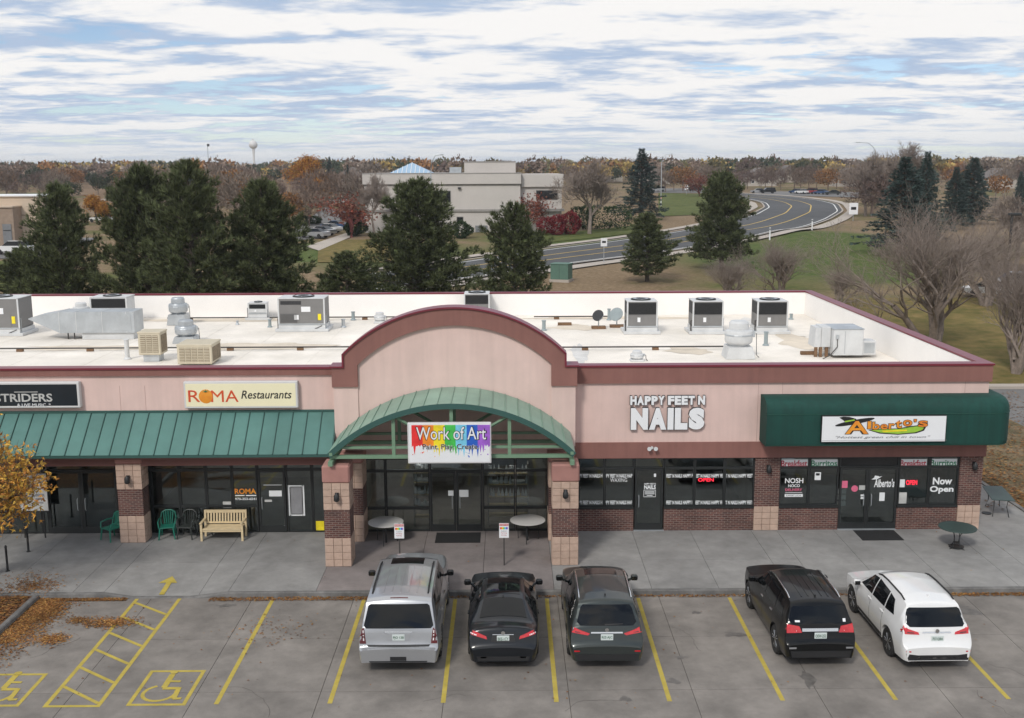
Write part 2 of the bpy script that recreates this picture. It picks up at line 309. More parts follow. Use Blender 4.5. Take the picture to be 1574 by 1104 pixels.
def ground_material():
    m = bpy.data.materials.new('ground'); m.use_nodes = True; nt = m.node_tree; N = nt.nodes.new; L = nt.links.new
    b = nt.nodes['Principled BSDF']; b.inputs['Roughness'].default_value = .95; b.inputs['Specular IOR Level'].default_value = .1; tc = N('ShaderNodeTexCoord')
    def nz(s, d, r=.6):
        n = N('ShaderNodeTexNoise'); n.inputs['Scale'].default_value = s; n.inputs['Detail'].default_value = d; n.inputs['Roughness'].default_value = r; L(tc.outputs['Object'], n.inputs[0]); return n.outputs[0]
    def rmp(v, a, b_):
        r = N('ShaderNodeMapRange'); r.inputs[1].default_value = a; r.inputs[2].default_value = b_; L(v, r.inputs[0]); return r.outputs[0]
    def mix(f, c1, c2):
        x = N('ShaderNodeMix'); x.data_type = 'RGBA'; L(f, x.inputs[0])
        for i, c in ((6, c1), (7, c2)):
            if isinstance(c, tuple): x.inputs[i].default_value = (*c, 1)
            else: L(c, x.inputs[i])
        return x.outputs[2]
    dry = mix(rmp(nz(2.5, 8), .3, .7), (.15, .105, .06), (.28, .205, .13)); green = mix(rmp(nz(1.6, 8), .3, .7), (.05, .075, .02), (.12, .13, .035))
    c = mix(rmp(nz(.045, 5, .65), .50, .70), dry, green); lush = mix(rmp(nz(1.1, 8), .3, .7), (.05, .085, .02), (.12, .14, .045)); wob = nz(.09, 5, .65)
    for (cx, cy, rx, ry) in LAWNS:                  # watered grass: a mask with a wandering edge
        mp = N('ShaderNodeMapping'); mp.vector_type = 'POINT'; mp.inputs['Location'].default_value = (-cx/rx, -cy/ry, 0); mp.inputs['Scale'].default_value = (1/rx, 1/ry, 0); L(tc.outputs['Object'], mp.inputs[0])
        ln = N('ShaderNodeVectorMath'); ln.operation = 'LENGTH'; L(mp.outputs[0], ln.inputs[0]); ad = N('ShaderNodeMath'); ad.operation = 'MULTIPLY_ADD'; L(wob, ad.inputs[0]); ad.inputs[1].default_value = 1.6; L(ln.outputs['Value'], ad.inputs[2])
        c = mix(rmp(ad.outputs[0], 1.95, 1.45), c, lush)
    L(c, b.inputs['Base Color']); MATS['ground'] = m
    for nm, a_, b_ in (('lawn', (.065, .095, .025), (.14, .145, .05)), ('dry_lawn', (.10, .10, .03), (.24, .17, .07)), ('field', (.15, .10, .065), (.27, .19, .12))):
        M(nm, a_, .95, var=0, vscale=.9, col2=b_, detail=10, stain=.2, sscale=.12, spec=.1)
LAWNS = [(*ground_at(1240, 398).xy, 16, 22), (*ground_at(1300, 372).xy, 12, 26), (*ground_at(870, 366).xy, 16, 16), (*ground_at(560, 388).xy, 18, 18)]
ground_material()
# ================================================================ ground and paving
def sheet(name, xs, ys, mat, dz=0.0, kind='structure', zf=None):
    mb = MB(); zf = zf or terrain
    mb.v = [(x, y, zf(x, y)+dz) for y in ys for x in xs]; n = len(xs)
    mb.f = [(j*n+i, j*n+i+1, (j+1)*n+i+1, (j+1)*n+i) for j in range(len(ys)-1) for i in range(n-1)]; mb.m = [0]*len(mb.f)
    return mb.build(name, mat, None, True, kind)
gx = [-2600, -1500, -900, -600, -400]+list(range(-300, 301, 12))+[400, 600, 900, 1500, 2600]
gy = [-120, -60, -20, 0, 15]+list(range(25, 420, 8))+[450, 500, 560, 640, 740, 900, 1200, 1700, 2600, 4500]
sheet('ground', gx, gy, 'ground', -.07)
LX = [-3.68+3.055*k for k in range(-4, 12)]; LY = [-17.45, -14.4, -11.35, -8.3, -5.42]
lot = MB().box(LX[0], LX[-1], -60, LY[-1], -.06, -.018).build('parking_lot', 'joint', None, False, 'structure')
for j in range(len(LY)-1):
    for i in range(len(LX)-1):
        g = .007; MB().box(LX[i]+g, LX[i+1]-g, LY[j]+g, LY[j+1]-g, -.05, 0, skip='b').build('slab', 'lot_concrete', lot)
MB().box(LX[0], LX[-1], -60, LY[0]-.007, -.05, 0, skip='b').build('slab', 'lot_concrete', lot)
KY = -5.42                                            # kerb line
def kerb_z(x):                                        # dropped kerb at the ramp
    a, b, c, d = -5.15, -4.25, -2.55, -1.4
    t = 1.0 if x <= a or x >= d else (b-x)/(b-a) if x < b else 0.0 if x <= c else (x-c)/(d-c)
    return .012+.138*max(0, min(1, t))
kx = sorted(set([-26, -5.15, -4.25, -2.55, -1.4, 26.1]+[-26+k*1.3 for k in range(41)]))
kb = MB(); sec = lambda x: [(x, KY-.0, -.04), (x, KY+.025, kerb_z(x)-.02), (x, KY+.05, kerb_z(x)), (x, KY+.16, kerb_z(x)), (x, KY+.16, -.04)]
for i, x in enumerate(kx):
    kb.v += sec(x)
    if i:
        for j in range(4): a = (i-1)*5+j; kb.f.append((a, a+5, a+6, a+1)); kb.m.append(0)
kb.build('kerb', 'kerb_concrete', None, False, 'structure')
SX = [-26, -23.5, -21, -18.7, -16.5, -14.4, -12.5, -10.4, -8.3, -6.1, -5.15, -2.3, -1.4, 1.25, 4.25, 6.28, 8.46, 11.42, 13.46, 15.6, 16.5, 18.5, 20.5, 22.6, 23.55, 26.1]
SY = [KY+.17, -2.83, .6]
walk = MB().box(-26, 26.1, KY+.17, .6, -.06, -.0).build('sidewalk', 'joint', None, False, 'structure')
for j in range(2):
    for i in range(len(SX)-1):
        x0, x1 = SX[i]+.006, SX[i+1]-.006; y0, y1 = SY[j]+(.006 if j else 0), SY[j+1]-.006; m = 'pink_concrete' if 1 < (x0+x1)/2 < 8.5 else 'walk_concrete'
        xs = [x0]+[x for x in (-4.25, -2.55) if x0 < x < x1]+[x1]; mb = MB()
        for a, b in zip(xs[:-1], xs[1:]):
            za, zb = (kerb_z(a), kerb_z(b)) if j == 0 else (.15, .15)
            mb.quad((a, y0, za), (b, y0, zb), (b, y1, .15), (a, y1, .15)); mb.quad((a, y0, za-.1), (b, y0, zb-.1), (b, y0, zb), (a, y0, za))
            mb.quad((b, y1, .15), (b, y1, 0), (a, y1, 0), (a, y1, .15))
        mb.quad((x0, y0, -.1), (x0, y0, kerb_z(x0) if j == 0 else .15), (x0, y1, .15), (x0, y1, -.1)); mb.quad((x1, y0, -.1), (x1, y1, -.1), (x1, y1, .15), (x1, y0, kerb_z(x1) if j == 0 else .15))
        mb.build('slab', m, walk)
side = MB().box(23.4, 26.1, .6, 24, -.06, 0).build('side_pavement', 'joint', None, False, 'structure')
for k in range(11): MB().box(23.4, 26.09, .606+2.1*k, .594+2.1*(k+1), -.05, .15, skip='b').build('slab', 'walk_concrete', side)
MB().box(26.11, 26.27, KY, 24, -.05, .19).build('kerb', 'kerb_concrete', None, False, 'structure')
# planting strip east of the building, car park beyond it
sheet('planting_strip', [26.27, 28, 30, 32.5], [-7, -2, 2, 6, 10, 14, 18, 22, 25], 'bank', .10)
MB().box(32.5, 70, -20, 24.6, -.05, .012).build('car_park', 'lot_asphalt', None, False, 'structure')
MB().box(27, 80, 24.6, 25.4, -.05, .17).build('kerb', 'far_concrete', None, False, 'structure')
sheet('lawn', list(range(-30, 85, 5)), list(range(26, 64, 5)), 'dry_lawn', .0)
# west planting bed with its kerb
MB().box(-14, -7.22, -9.6, KY-.02, -.04, .11).build('planting_bed', 'mulch', None, False, 'structure')
wk = MB(); wk.prism([(-7.22, -.04), (-7.22, .13), (-7.20, .15), (-7.08, .15), (-7.05, .12), (-7.04, -.04)], 'y', -9.5, KY-.02); wk.prism([(-14, -9.62), (-7.04, -9.62), (-7.04, -9.5), (-14, -9.5)], 'z', -.04, .149)
wk.build('kerb', 'kerb_concrete', None, False, 'structure')
# painted markings (thin sheets on the slabs)
PZ = .004
def stripe(mb, a, b, w, z=PZ):
    a, b = Vector((*a, z)), Vector((*b, z)); d = (b-a).normalized(); n = Vector((-d.y, d.x, 0))*w/2; k = max(1, int((b-a).length/.6))
    for i in range(k):
        p, q = a.lerp(b, i/k), a.lerp(b, (i+1)/k); mb.quad(p-n, q-n, q+n, p+n)
for k in range(8):
    mb = MB(); stripe(mb, (2.74*k, -11.95), (2.74*k, -5.62), .115); mb.build('parking_line', 'yellow_paint', None, False, 'structure')
mb = MB(); stripe(mb, (-4.1, -11.95), (-4.1, -5.45), .11); stripe(mb, (-2.82, -11.95), (-2.82, -5.45), .11); stripe(mb, (-4.15, -12), (-2.77, -12), .1)
for k in range(6): stripe(mb, (-4.05, -5.75-1.05*k), (-2.87, -6.62-1.05*k), .1, PZ*1.5)
mb.build('access_aisle_marking', 'yellow_paint', None, False, 'structure')
def wheelchair(x0, x1, y0, y1, name):
    mb = MB(); w = .1
    stripe(mb, (x0, y0), (x1, y0), w); stripe(mb, (x0, y1), (x1, y1), w); stripe(mb, (x0+w/2, y0), (x0+w/2, y1), w, PZ*1.4); stripe(mb, (x1-w/2, y0), (x1-w/2, y1), w, PZ*1.4)
    cx, cy = (x0+x1)/2-.1, y0+.58; R = .40
    arc = [(cx+R*cos(radians(a)), cy+R*sin(radians(a))) for a in range(115, 381, 12)]
    for i, (p, q) in enumerate(zip(arc[:-1], arc[1:])): stripe(mb, p, q, .095, PZ+.0005*(i % 2))
    for i, (p, q, ww) in enumerate([((cx+.02, cy+1.0), (cx+.02, cy+.28), .15), ((cx+.0, cy+.24), (cx+.40, cy+.24), .13), ((cx+.40, cy+.28), (cx+.44, cy-.30), .12), ((cx+.42, cy-.30), (cx+.62, cy-.28), .1), ((cx+.02, cy+.62), (cx+.34, cy+.60), .1)]):
        stripe(mb, p, q, ww, PZ*1.8+.0006*i)
    ring = [(cx+.03+.1*cos(2*pi*i/12), cy+1.10+.1*sin(2*pi*i/12), PZ*2.2+.004) for i in range(12)]; mb.quad(*ring); mb.build(name, 'yellow_paint', None, False, 'structure')
wheelchair(-2.16, -.73, -11.95, -10.2, 'wheelchair_marking'); wheelchair(-6.15, -4.74, -11.95, -10.33, 'wheelchair_marking')
mb = MB(); az = lambda y: (.012+.138*(y-KY)/2.6)+.007
mb.quad((-3.53, -5.2, az(-5.2)), (-3.37, -5.2, az(-5.2)), (-3.40, -4.36, az(-4.36)), (-3.56, -4.36, az(-4.36))); mb.quad((-3.80, -4.37, az(-4.37)), (-3.22, -4.37, az(-4.37)), (-3.52, -3.88, az(-3.88)))
mb.build('arrow_marking', 'yellow_paint', None, False, 'structure')
# drips and tyre stains on the slabs: flat oil stains with an outline of their own
M('oil', (.13, .12, .11), .55, var=.3, vscale=5)
for (x, y, r, e) in [(13.3, -8.2, .28, .7), (14.6, -10.9, .16, 3.2), (20.2, -6.6, .55, .6), (11.6, -9.6, .14, .8), (11.2, -10.9, .16, .9), (12.5, -6.7, .12, 1), (-1.3, -6.0, .25, .5), (9.9, -11.8, .13, 1)]:
    k = 22; mb = MB(); ph = rng.random()*6
    mb.quad(*[(x+r*(1+.35*sin(3*a+ph)+.22*sin(7*a+ph*2))*cos(a), y+r*e*(1+.3*sin(2*a+ph)+.2*sin(5*a))*sin(a), .0025) for a in [2*pi*i/k for i in range(k)]])
    mb.build('oil_stain', 'oil', None, False, 'structure')
# cracks in the slabs
M('crack', (.10, .09, .08), .9, var=.3)
for k, (x, y, a, n) in enumerate([(1.4, -12.6, 1.2, 16), (8.4, -12.4, .4, 12), (12.2, -9.2, 1.9, 14), (20.6, -11.8, .9, 15), (-5.6, -9.4, .3, 10), (18.9, -12.8, 1.5, 9), (6.0, -11.6, 2.6, 9)]):
    mb = MB(); p = Vector((x, y))
    for i in range(n):
        a += rng.gauss(0, .35); q = p+Vector((cos(a), sin(a)))*rng.uniform(.08, .22); stripe(mb, p, q, rng.uniform(.008, .018), .0032+.0002*(i % 2)); p = q
    mb.build('crack', 'crack', None, False, 'structure')
# fallen leaves
def leaves(name, spots, n, cols, size=.05, seed=1):
    r = np.random.default_rng(seed); P = []
    w = np.array([s[4] for s in spots], float); w /= w.sum()
    for s, k in zip(spots, r.multinomial(n, w)):
        x0, x1, y0, y1 = s[:4]
        if len(s) > 6 and s[6] == 'g': q = np.stack([r.normal((x0+x1)/2, (x1-x0)/3.4, k), r.normal((y0+y1)/2, (y1-y0)/3.4, k)], 1)
        else: q = np.stack([r.uniform(x0, x1, k), r.uniform(y0, y1, k)], 1)
        P.append(np.concatenate([q, np.full((k, 1), s[5])], 1))
    P = np.concatenate(P); n = len(P); P[:, 2] += r.uniform(.006, .03, n); a = r.uniform(0, 2*pi, n); s = size*r.uniform(.5, 1.3, n)
    t = np.zeros((n, 3, 3))
    for i, da in enumerate((0, 2.3, 4.1)): t[:, i, 0] = P[:, 0]+s*np.cos(a+da); t[:, i, 1] = P[:, 1]+s*np.sin(a+da)*.8; t[:, i, 2] = P[:, 2]+r.uniform(-.004, .02, n)
    c = np.array(cols)[r.integers(0, len(cols), n)]*r.uniform(.6, 1.25, (n, 1)); return tri_mesh(name, t, 'leafcol', c, None, 'stuff')
LC = [(.27, .115, .035), (.22, .09, .03), (.32, .16, .05), (.16, .075, .03), (.34, .19, .06)]
leaves('leaf_litter', [(-7, -4.4, -5.62, -5.42, 5, 0), (-1.9, 4.6, -5.68, -5.42, 6, 0), (4.6, 12, -5.55, -5.42, 3, 0), (12, 26, -5.6, -5.42, 5, 0), (17.5, 25.5, -5.66, -5.42, 5, 0), (-7.05, -5.9, -9.4, -5.5, 12, 0, 'g'), (-7.1, -6.0, -7.0, -5.45, 10, 0, 'g'), (-7.1, -6.5, -8.5, -5.45, 8, 0),
    (-5.9, -5.1, -8.6, -7.9, 2.4, 0, 'g'), (-5.0, -3.6, -7.5, -6.9, 4, 0, 'g'), (-5.6, -4.9, -7.2, -6.8, 1.2, 0, 'g'), (-.7, 1.6, -8.6, -6.9, .6, 0, 'g'), (-7, 26, -13, -5.5, .8, 0), (-8.3, -6.8, -5.4, -4.3, 3.5, .155, 'g'), (-8.6, -7, -4.6, -3.6, .8, .155, 'g'), (-26, 26, -5.3, -.2, .25, .155)], 17000, LC, .035, 3)
leaves('leaf_litter', [(-13, -7.3, -9.4, -5.5, 6, .12), (26.3, 29, -3, 20, 3, .12), (26.3, 27.2, -4, 20, 3, .12), (27, 32.4, 0, 24, 6, .12), (32.5, 36, 0, 24, 2, .015), (24.5, 26, 2, 20, .25, .15)], 16000, LC+[(.12, .07, .035)], .07, 4)
# ================================================================ the shopping strip
M('stucco_joint', lin(178, 146, 138), .9)
B = thing('shopping_strip', 'single-storey stucco and brick shopping strip with white flat roof and arched entrance gable', 'building')
XL, XR, YB, ZP, ZR = -26.0, 23.62, 22.2, 6.08, 4.8
# shell: front stucco walls, side and back walls, roof
fw = MB()
fw.box(XL, 1.25, 0, .3, 4.3, 6.0); fw.box(9.35, XR, 0, .3, 3.3, 6.0); fw.box(1.25, 9.35, .05, .3, 2.8, 6.0)
fw.build('wall', 'stucco', B)
for x in (-12.6, -6.2, -5.34, 15.69, 16.52, 22.8):       # control joints
    MB().box(x-.006, x+.006, -.004, .01, 4.55 if x < 0 else (3.37 if x < 16 else 5.04), 5.44).build('control_joint', 'stucco_joint', B)
sw = MB().box(XR-.3, XR, .3, YB, .12, 6.0); sw.box(XL, XL+.3, .3, YB, .12, 6.0); sw.box(XL+.3, XR-.3, YB-.3, YB, .12, 6.0); sw.build('wall', 'stucco', B)
# cornice bands
MB().box(9.36, XR+.06, -.09, 0, 5.45, 6.02).box(XR, XR+.06, 0, YB, 5.45, 6.02).build('cornice_band', 'stucco_brown', B)
MB().box(XL, 1.2, -.09, 0, 5.80, 6.02).build('cornice_band', 'stucco_brown', B)
MB().box(9.35, XR+.05, -.07, 0, 2.80, 3.36).box(XR, XR+.05, 0, YB, 2.8, 3.36).build('lower_band', 'stucco_brown', B)
cp = MB()
for (x0, x1, y0, y1) in [(XL, 1.5, -.13, .34), (9.1, XR+.10, -.13, .34), (XR-.34, XR+.10, .34, YB-.34), (XL, XR+.10, YB-.34, YB+.06)]:
    cp.box(x0, x1, y0, y1, 6.02, 6.085)
cp.build('coping', 'coping_red', B)
# inner parapet faces and roof deck
ip = MB().box(XL+.3, XR-.31, .30, .325, ZR, 6.0).box(XR-.325, XR-.30, .33, YB-.33, ZR, 6.0).box(XL+.3, XR-.31, YB-.325, YB-.30, ZR, 6.0); ip.build('parapet_lining', 'parapet_white', B)
roofp = MB().box(XL+.3, XR-.3, .3, YB-.3, ZR-.35, ZR-.004).build('roof', 'roof_membrane', B)
for i in range(16):                                     # membrane sheets with lapped seams
    x0 = XL+.35+i*3.05
    MB().prism([(x0, ZR-.003), (x0+3.08, ZR-.0), (x0+3.08, ZR+.012), (x0, ZR+.004)], 'y', .34, YB-.34).build('membrane_sheet', 'roof_membrane', roofp)
M('ponding', lin(214, 212, 208), .6, var=.06, vscale=1.5, stain=.1, sscale=1.5); M('dust', lin(220, 208, 190), .8, var=.1, vscale=1.2, stain=.15)
for (x, y, rx, ry, m) in [(10.5, 17.5, 1.2, 1.0, 'dust'), (19.7, 18.8, .5, 1.5, 'ponding'), (10.2, 9.6, .35, 2.6, 'ponding'), (15.0, 10.4, .9, 1.0, 'dust'), (-4.5, 12, 3, 1.2, 'dust'), (-12, 11.8, 3, .8, 'dust'), (4, 18.5, 2.4, 1, 'dust'), (20.6, 12.5, 1, 2.5, 'dust'), (13, 20.8, 5, .5, 'dust'), (-8, 20.7, 6, .5, 'dust')]:
    k = 30; ph = rng.random()*6; MB().quad(*[(x+rx*(1+.25*sin(3*a+ph)+.15*sin(8*a))*cos(a), y+ry*(1+.25*sin(2*a+ph)+.15*sin(7*a+ph))*sin(a), ZR+.0165) for a in [2*pi*i/k for i in range(k)]]).build('stain', m, roofp)
# ---------------- entrance gable
CX = 5.30; RO, RI, ZC = 5.21, 4.64, 2.93
def arc(R, hw, n=36, zc=ZC, cx=CX): 
    a = math.asin(hw/R); return [(cx+R*sin(-a+2*a*i/n), zc+R*cos(-a+2*a*i/n)) for i in range(n+1)]
def strip_arch(mb, inner, outer, y0, y1):
    for (p, q, r, s) in zip(inner[:-1], inner[1:], outer[1:], outer[:-1]): mb.prism([p, q, r, s], 'y', y0, y1)
gp = MB(); top = arc(RO-.03, 3.69)
for p, q in zip(top[:-1], top[1:]): gp.prism([(p[0], 5.4), (q[0], 5.4), q, p], 'y', -.58, -.1, caps=True)
gp.box(1.25, 9.35, -.58, .05, 3.28, 5.4); gp.box(1.25, 1.62, -.58, .05, 5.4, 6.1); gp.box(8.98, 9.35, -.58, .05, 5.4, 6.1)
gp.build('gable_wall', 'stucco', B)
MB().box(1.22, 2.04, -.63, -.58, 3.4, 5.5).build('pilaster', 'stucco', B); MB().box(8.55, 9.37, -.63, -.58, 3.4, 5.5).build('pilaster', 'stucco', B)
bd = MB(); strip_arch(bd, arc(RI, 3.25), arc(RO, 3.70), -.70, -.58)
zi = ZC+sqrt(RI*RI-3.25**2); zo = ZC+sqrt(RO*RO-3.7**2)
for s in (-1, 1):
    X = lambda d: CX+s*d
    bd.prism([(X(3.25), 5.5), (X(4.12), 5.5), (X(4.12), 6.16), (X(3.70), 6.16), (X(3.70), zo), (X(3.25), zi)], 'y', -.70, -.58)
    bd.box(min(X(3.70), X(4.12)), max(X(3.70), X(4.12)), -.58, -.01, 5.46, 6.16)
bd.build('gable_band', 'stucco_brown', B)
cg = MB(); strip_arch(cg, arc(RO, 3.70), arc(RO+.055, 3.75), -.76, -.04)
for s in (-1, 1):
    a, b = sorted((CX+s*3.70, CX+s*3.76)); cg.box(a, b, -.76, -.04, 6.16, zo+.03); a, b = sorted((CX+s*3.76, CX+s*4.18)); cg.box(a, b, -.76, .02, 6.16, 6.215)
cg.build('coping', 'coping_red', B)
# ---------------- barrel canopy
CRO = 5.58; CZ = 5.46-CRO; NP = 20
can = MB(); ins, outs = arc(CRO-.06, 3.86, 40, CZ), arc(CRO, 3.90, 40, CZ); strip_arch(can, ins, outs, -3.22, -.63); canopy = can.build('canopy', 'canopy_green', B, 30)
a0 = math.asin(3.9/CRO)
for i in range(NP):
    pts = [(CX+R*sin(t), CZ+R*cos(t)) for R, ts in ((CRO+.002, (0, .5, 1)), (CRO+.014, (1, .5, 0))) for t in [-a0+2*a0*(i+.03+.94*u)/NP for u in ts]]
    MB().prism(pts, 'y', -3.25, -.64).build('panel', 'canopy_green', canopy)
for i in range(1, NP):
    t = -a0+2*a0*i/NP; d = .0095
    MB().prism([(CX+R*sin(t+e), CZ+R*cos(t+e)) for R, e in ((CRO, -d/CRO), (CRO+.045, -d/CRO), (CRO+.045, d/CRO), (CRO, d/CRO))], 'y', -3.24, -.64).build('seam', 'canopy_green', canopy)
fa = MB(); strip_arch(fa, arc(CRO-.15, 3.82, 40, CZ), arc(CRO+.02, 3.93, 40, CZ), -3.29, -3.25); fa.build('fascia', 'green_seam', canopy)
def truss(y):
    t = MB(); zb = 3.74; b = .055
    t.box(1.45, 9.15, y-b, y+b, zb-b, zb+b); t.box(1.6, 9.0, y-b*.7, y+b*.7, 4.0, 4.08)
    for x in (3.47, 7.13): t.box(x-b, x+b, y-b+.003, y+b-.003, zb+b, CZ+sqrt((CRO-.06)**2-(x-CX)**2))
    t.box(CX-b, CX+b, y-b+.003, y+b-.003, 4.06, CZ+CRO-.06)
    for s in (-1, 1): t.tube([(CX+s*1.83, y, 5.05), (CX+s*.1, y, 4.05)], .05, 4)
    ar = arc(CRO-.14, 3.80, 24, CZ); t.tube([(p[0], y, p[1]) for p in ar], .055, 4)
    return t.build('truss', 'truss_green', B)
truss(-3.1); truss(-1.3)
for s in (-1, 1):
    x = CX+s*3.80; t = MB(); t.box(x-.07, x+.07, -3.45, -.63, 3.52, 3.66); t.box(x-.05, x+.05, -3.3, -.63, 3.82, 3.92)
    for y in (-3.1, -2.2, -1.3): t.tube([(x, y, 3.62), (x-s*.25, y, 4.1)], .045, 4)
    t.build('side_beam', 'truss_green', B)
# ---------------- columns of split stone and brick
def column(x0, x1, y0, y1, ztop, label, cap=True):
    c = MB().box(x0+.02, x1-.02, y0+.02, y1-.02, .1, ztop-.5).build('column', 'mortar', B, label=label)
    MB().bevbox(x0+.01, x1-.01, y0+.01, y1-.01, 1.10, 2.04, .01).build('brick_course', 'brick', c)
    MB().bevbox(x0-.02, x1+.02, y0-.02, y1+.02, 2.92, ztop, .05).build('cap', 'stucco_rose', c)
    bx, by = (x1-x0)/3, (y1-y0)/3
    for (za, zb, n) in ((.15, 1.10, 4), (2.04, 2.92, 4)):
        h = (zb-za)/n
        for k in range(n):
            for i in range(3):
                g = .006; off = rng.uniform(0, .008)
                MB().bevbox(x0+bx*i+g, x0+bx*(i+1)-g, y0-off, y0+.1, za+h*k+g, za+h*(k+1)-g, .008).build('block', 'split_stone', c)
                MB().bevbox(x1-.1, x1+off, y0+by*i+g+(.1 if i == 0 else 0), y0+by*(i+1)-g, za+h*k+g, za+h*(k+1)-g, .008).build('block', 'split_stone', c)
                MB().bevbox(x0-off, x0+.1, y0+by*i+g+(.1 if i == 0 else 0), y0+by*(i+1)-g, za+h*k+g, za+h*(k+1)-g, .008).build('block', 'split_stone', c)
    return c
column(1.21, 2.05, -3.28, -2.44, 3.50, 'left entrance column'); column(8.48, 9.32, -3.28, -2.44, 3.50, 'right entrance column')
column(1.30, 2.16, -.97, .0, 3.27, 'left entrance pier'); column(8.45, 9.30, -.97, .0, 3.27, 'right entrance pier')
column(-6.19, -5.32, -.93, -.28, 3.24, 'arcade column'); column(-12.6, -11.73, -.93, -.28, 3.24, 'arcade column')
# ---------------- arcade awning (standing-seam metal)
aw = MB().prism([(0, 4.52), (-1.30, 3.34), (-1.30, 3.24), (-1.22, 3.24), (0, 4.38)], 'x', XL, 1.22).build('awning_roof', 'green_seam', B, label='teal standing-seam metal awning roof')
nw = 55; pw = (1.2-XL)/nw
for i in range(nw):
    x0 = XL+pw*i; mb = MB(); n_ = Vector((0, -.672, .74)).normalized()
    for (xa, xb, d) in ((x0+.02, x0+pw-.02, .012),): mb.prism([(-.0+n_.y*0, 4.52+.004), (-1.31, 3.34-.005), (-1.31+n_.y*d, 3.34-.005+n_.z*d), (n_.y*d, 4.524+n_.z*d)], 'x', xa, xb)
    mb.build('panel', 'green_metal', aw)
    MB().prism([(-.002, 4.52), (-1.31, 3.335), (-1.335, 3.375), (-.03, 4.565)], 'x', x0-.011, x0+.011).build('seam', 'green_seam', aw)
MB().box(XL, 1.3, -.06, .0, 4.5, 4.58).build('flashing', 'green_seam', aw)
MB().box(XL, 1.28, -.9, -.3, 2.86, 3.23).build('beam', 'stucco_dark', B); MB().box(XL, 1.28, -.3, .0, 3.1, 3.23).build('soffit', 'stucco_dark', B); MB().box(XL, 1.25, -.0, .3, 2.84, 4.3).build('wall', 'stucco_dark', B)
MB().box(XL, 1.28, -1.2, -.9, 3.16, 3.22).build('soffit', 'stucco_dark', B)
# ---------------- interiors
it = MB()
it.box(XL+.3, XR-.3, .35, 7, .10, .152, 1); it.box(XL+.3, XR-.3, .35, 7, 3.05, 3.2, 0); it.box(XL+.3, XR-.3, 6.9, 7, .15, 3.1, 0)
for x in (-6.4, 1.7, 8.95, 16.1): it.box(x-.1, x+.1, .36, 6.9, .15, 3.06, 0)
it.build('interior', ['interior_wall', 'interior_floor'], B)
M('tube_light', (.8, .8, .8), .5, emit=(1, .97, .9), estr=5.0)
for x in (3.3, 5.3, 7.3): MB().box(x-.6, x+.6, 2.0, 2.3, 3.0, 3.045).box(x-.6, x+.6, .36, .5, 3.0, 3.045).build('ceiling_light', 'tube_light', B)
# ---------------- storefronts
def opening(name, x0, x1, z0, z1, y=.06, fr=.045, depth=.10, kids=None, glassmat='glass', parent=None):
    """one framed light: frame (mesh) with its pane as a child"""
    f = MB(); f.box(x0, x0+fr, y, y+depth, z0, z1); f.box(x1-fr, x1, y, y+depth, z0, z1); f.box(x0+fr, x1-fr, y, y+depth, z0, z0+fr); f.box(x0+fr, x1-fr, y, y+depth, z1-fr, z1)
    o = f.build(name, 'black_frame', parent or B); MB().box(x0+fr, x1-fr, y+.04, y+.05, z0+fr, z1-fr).build('pane', glassmat, o); return o
def door(x0, x1, z1, side, y=.05, sign=None):
    o = opening('door', x0, x1, .16, z1, y, .075, .06); zb = .16+.075
    MB().box(x0+.075, x1-.075, y+.001, y+.059, zb, zb+.16).build('kick_rail', 'black_frame', o)
    hx = x1-.13 if side > 0 else x0+.13
    MB().tube([(hx, y-.015, 1.0), (hx, y-.07, 1.04), (hx, y-.07, 1.40), (hx, y-.015, 1.44)], .014, 6).build('handle', 'galv', o); return o
XW = lambda px: atY(px, 760, .05).x
W_ = {}
def row(pxs, z0, z1, nm='window'):
    out = []
    for a, b in zip(pxs[:-1], pxs[1:]): out.append(opening(nm, XW(a)+.006, XW(b)-.006, z0, z1))
    return out
# Nails shop (right of the gable)
zc = lambda px, y: atY(px, y, .05).z
TZ, TR, SI = 2.79, 2.40, 1.02
for a, b in ((889, 929), (929, 974)): row([a, b], TR, TZ); W_['n%d' % a] = row([a, b], SI, TR)[0]
W_['nt'] = opening('window', XW(974)+.006, XW(1021)-.006, TR, TZ); W_['nd'] = door(XW(976), XW(1019), TR-.01, -1)
for a, b in ((1021, 1067), (1067, 1113), (1113, 1159)): row([a, b], TR, TZ); W_['n%d' % a] = row([a, b], SI, TR)[0]
def bulkhead(xa, xb): MB().box(xa, xb, .02, .28, .12, SI-.07).build('brick_bulkhead', 'brick', B); MB().box(xa, xb, -.01, .2, SI-.07, SI).build('sill', 'black_frame', B)
bulkhead(9.36, XW(974)); bulkhead(XW(1021), XW(1159))
def pier(xa, xb):
    MB().box(xa, xb, .0, .3, SI, 2.81).build('brick_pier', 'brick', B); n = 3; w = (xb-xa)/n; h = (SI-.15)/4
    p = MB().box(xa, xb, .012, .3, .12, SI).build('stone_base', 'mortar', B)
    for k in range(4):
        for i in range(n): MB().bevbox(xa+w*i+.006, xa+w*(i+1)-.006, -.03-rng.uniform(0, .008), .05, .15+h*k+.006, .15+h*(k+1)-.006, .008).build('block', 'split_stone', p)
pier(XW(1159), XW(1197)); pier(XW(1472), XR)
MB().box(XR-.3, XR-.001, .3, YB, .1, 2.8).build('brick_side', 'brick', B)
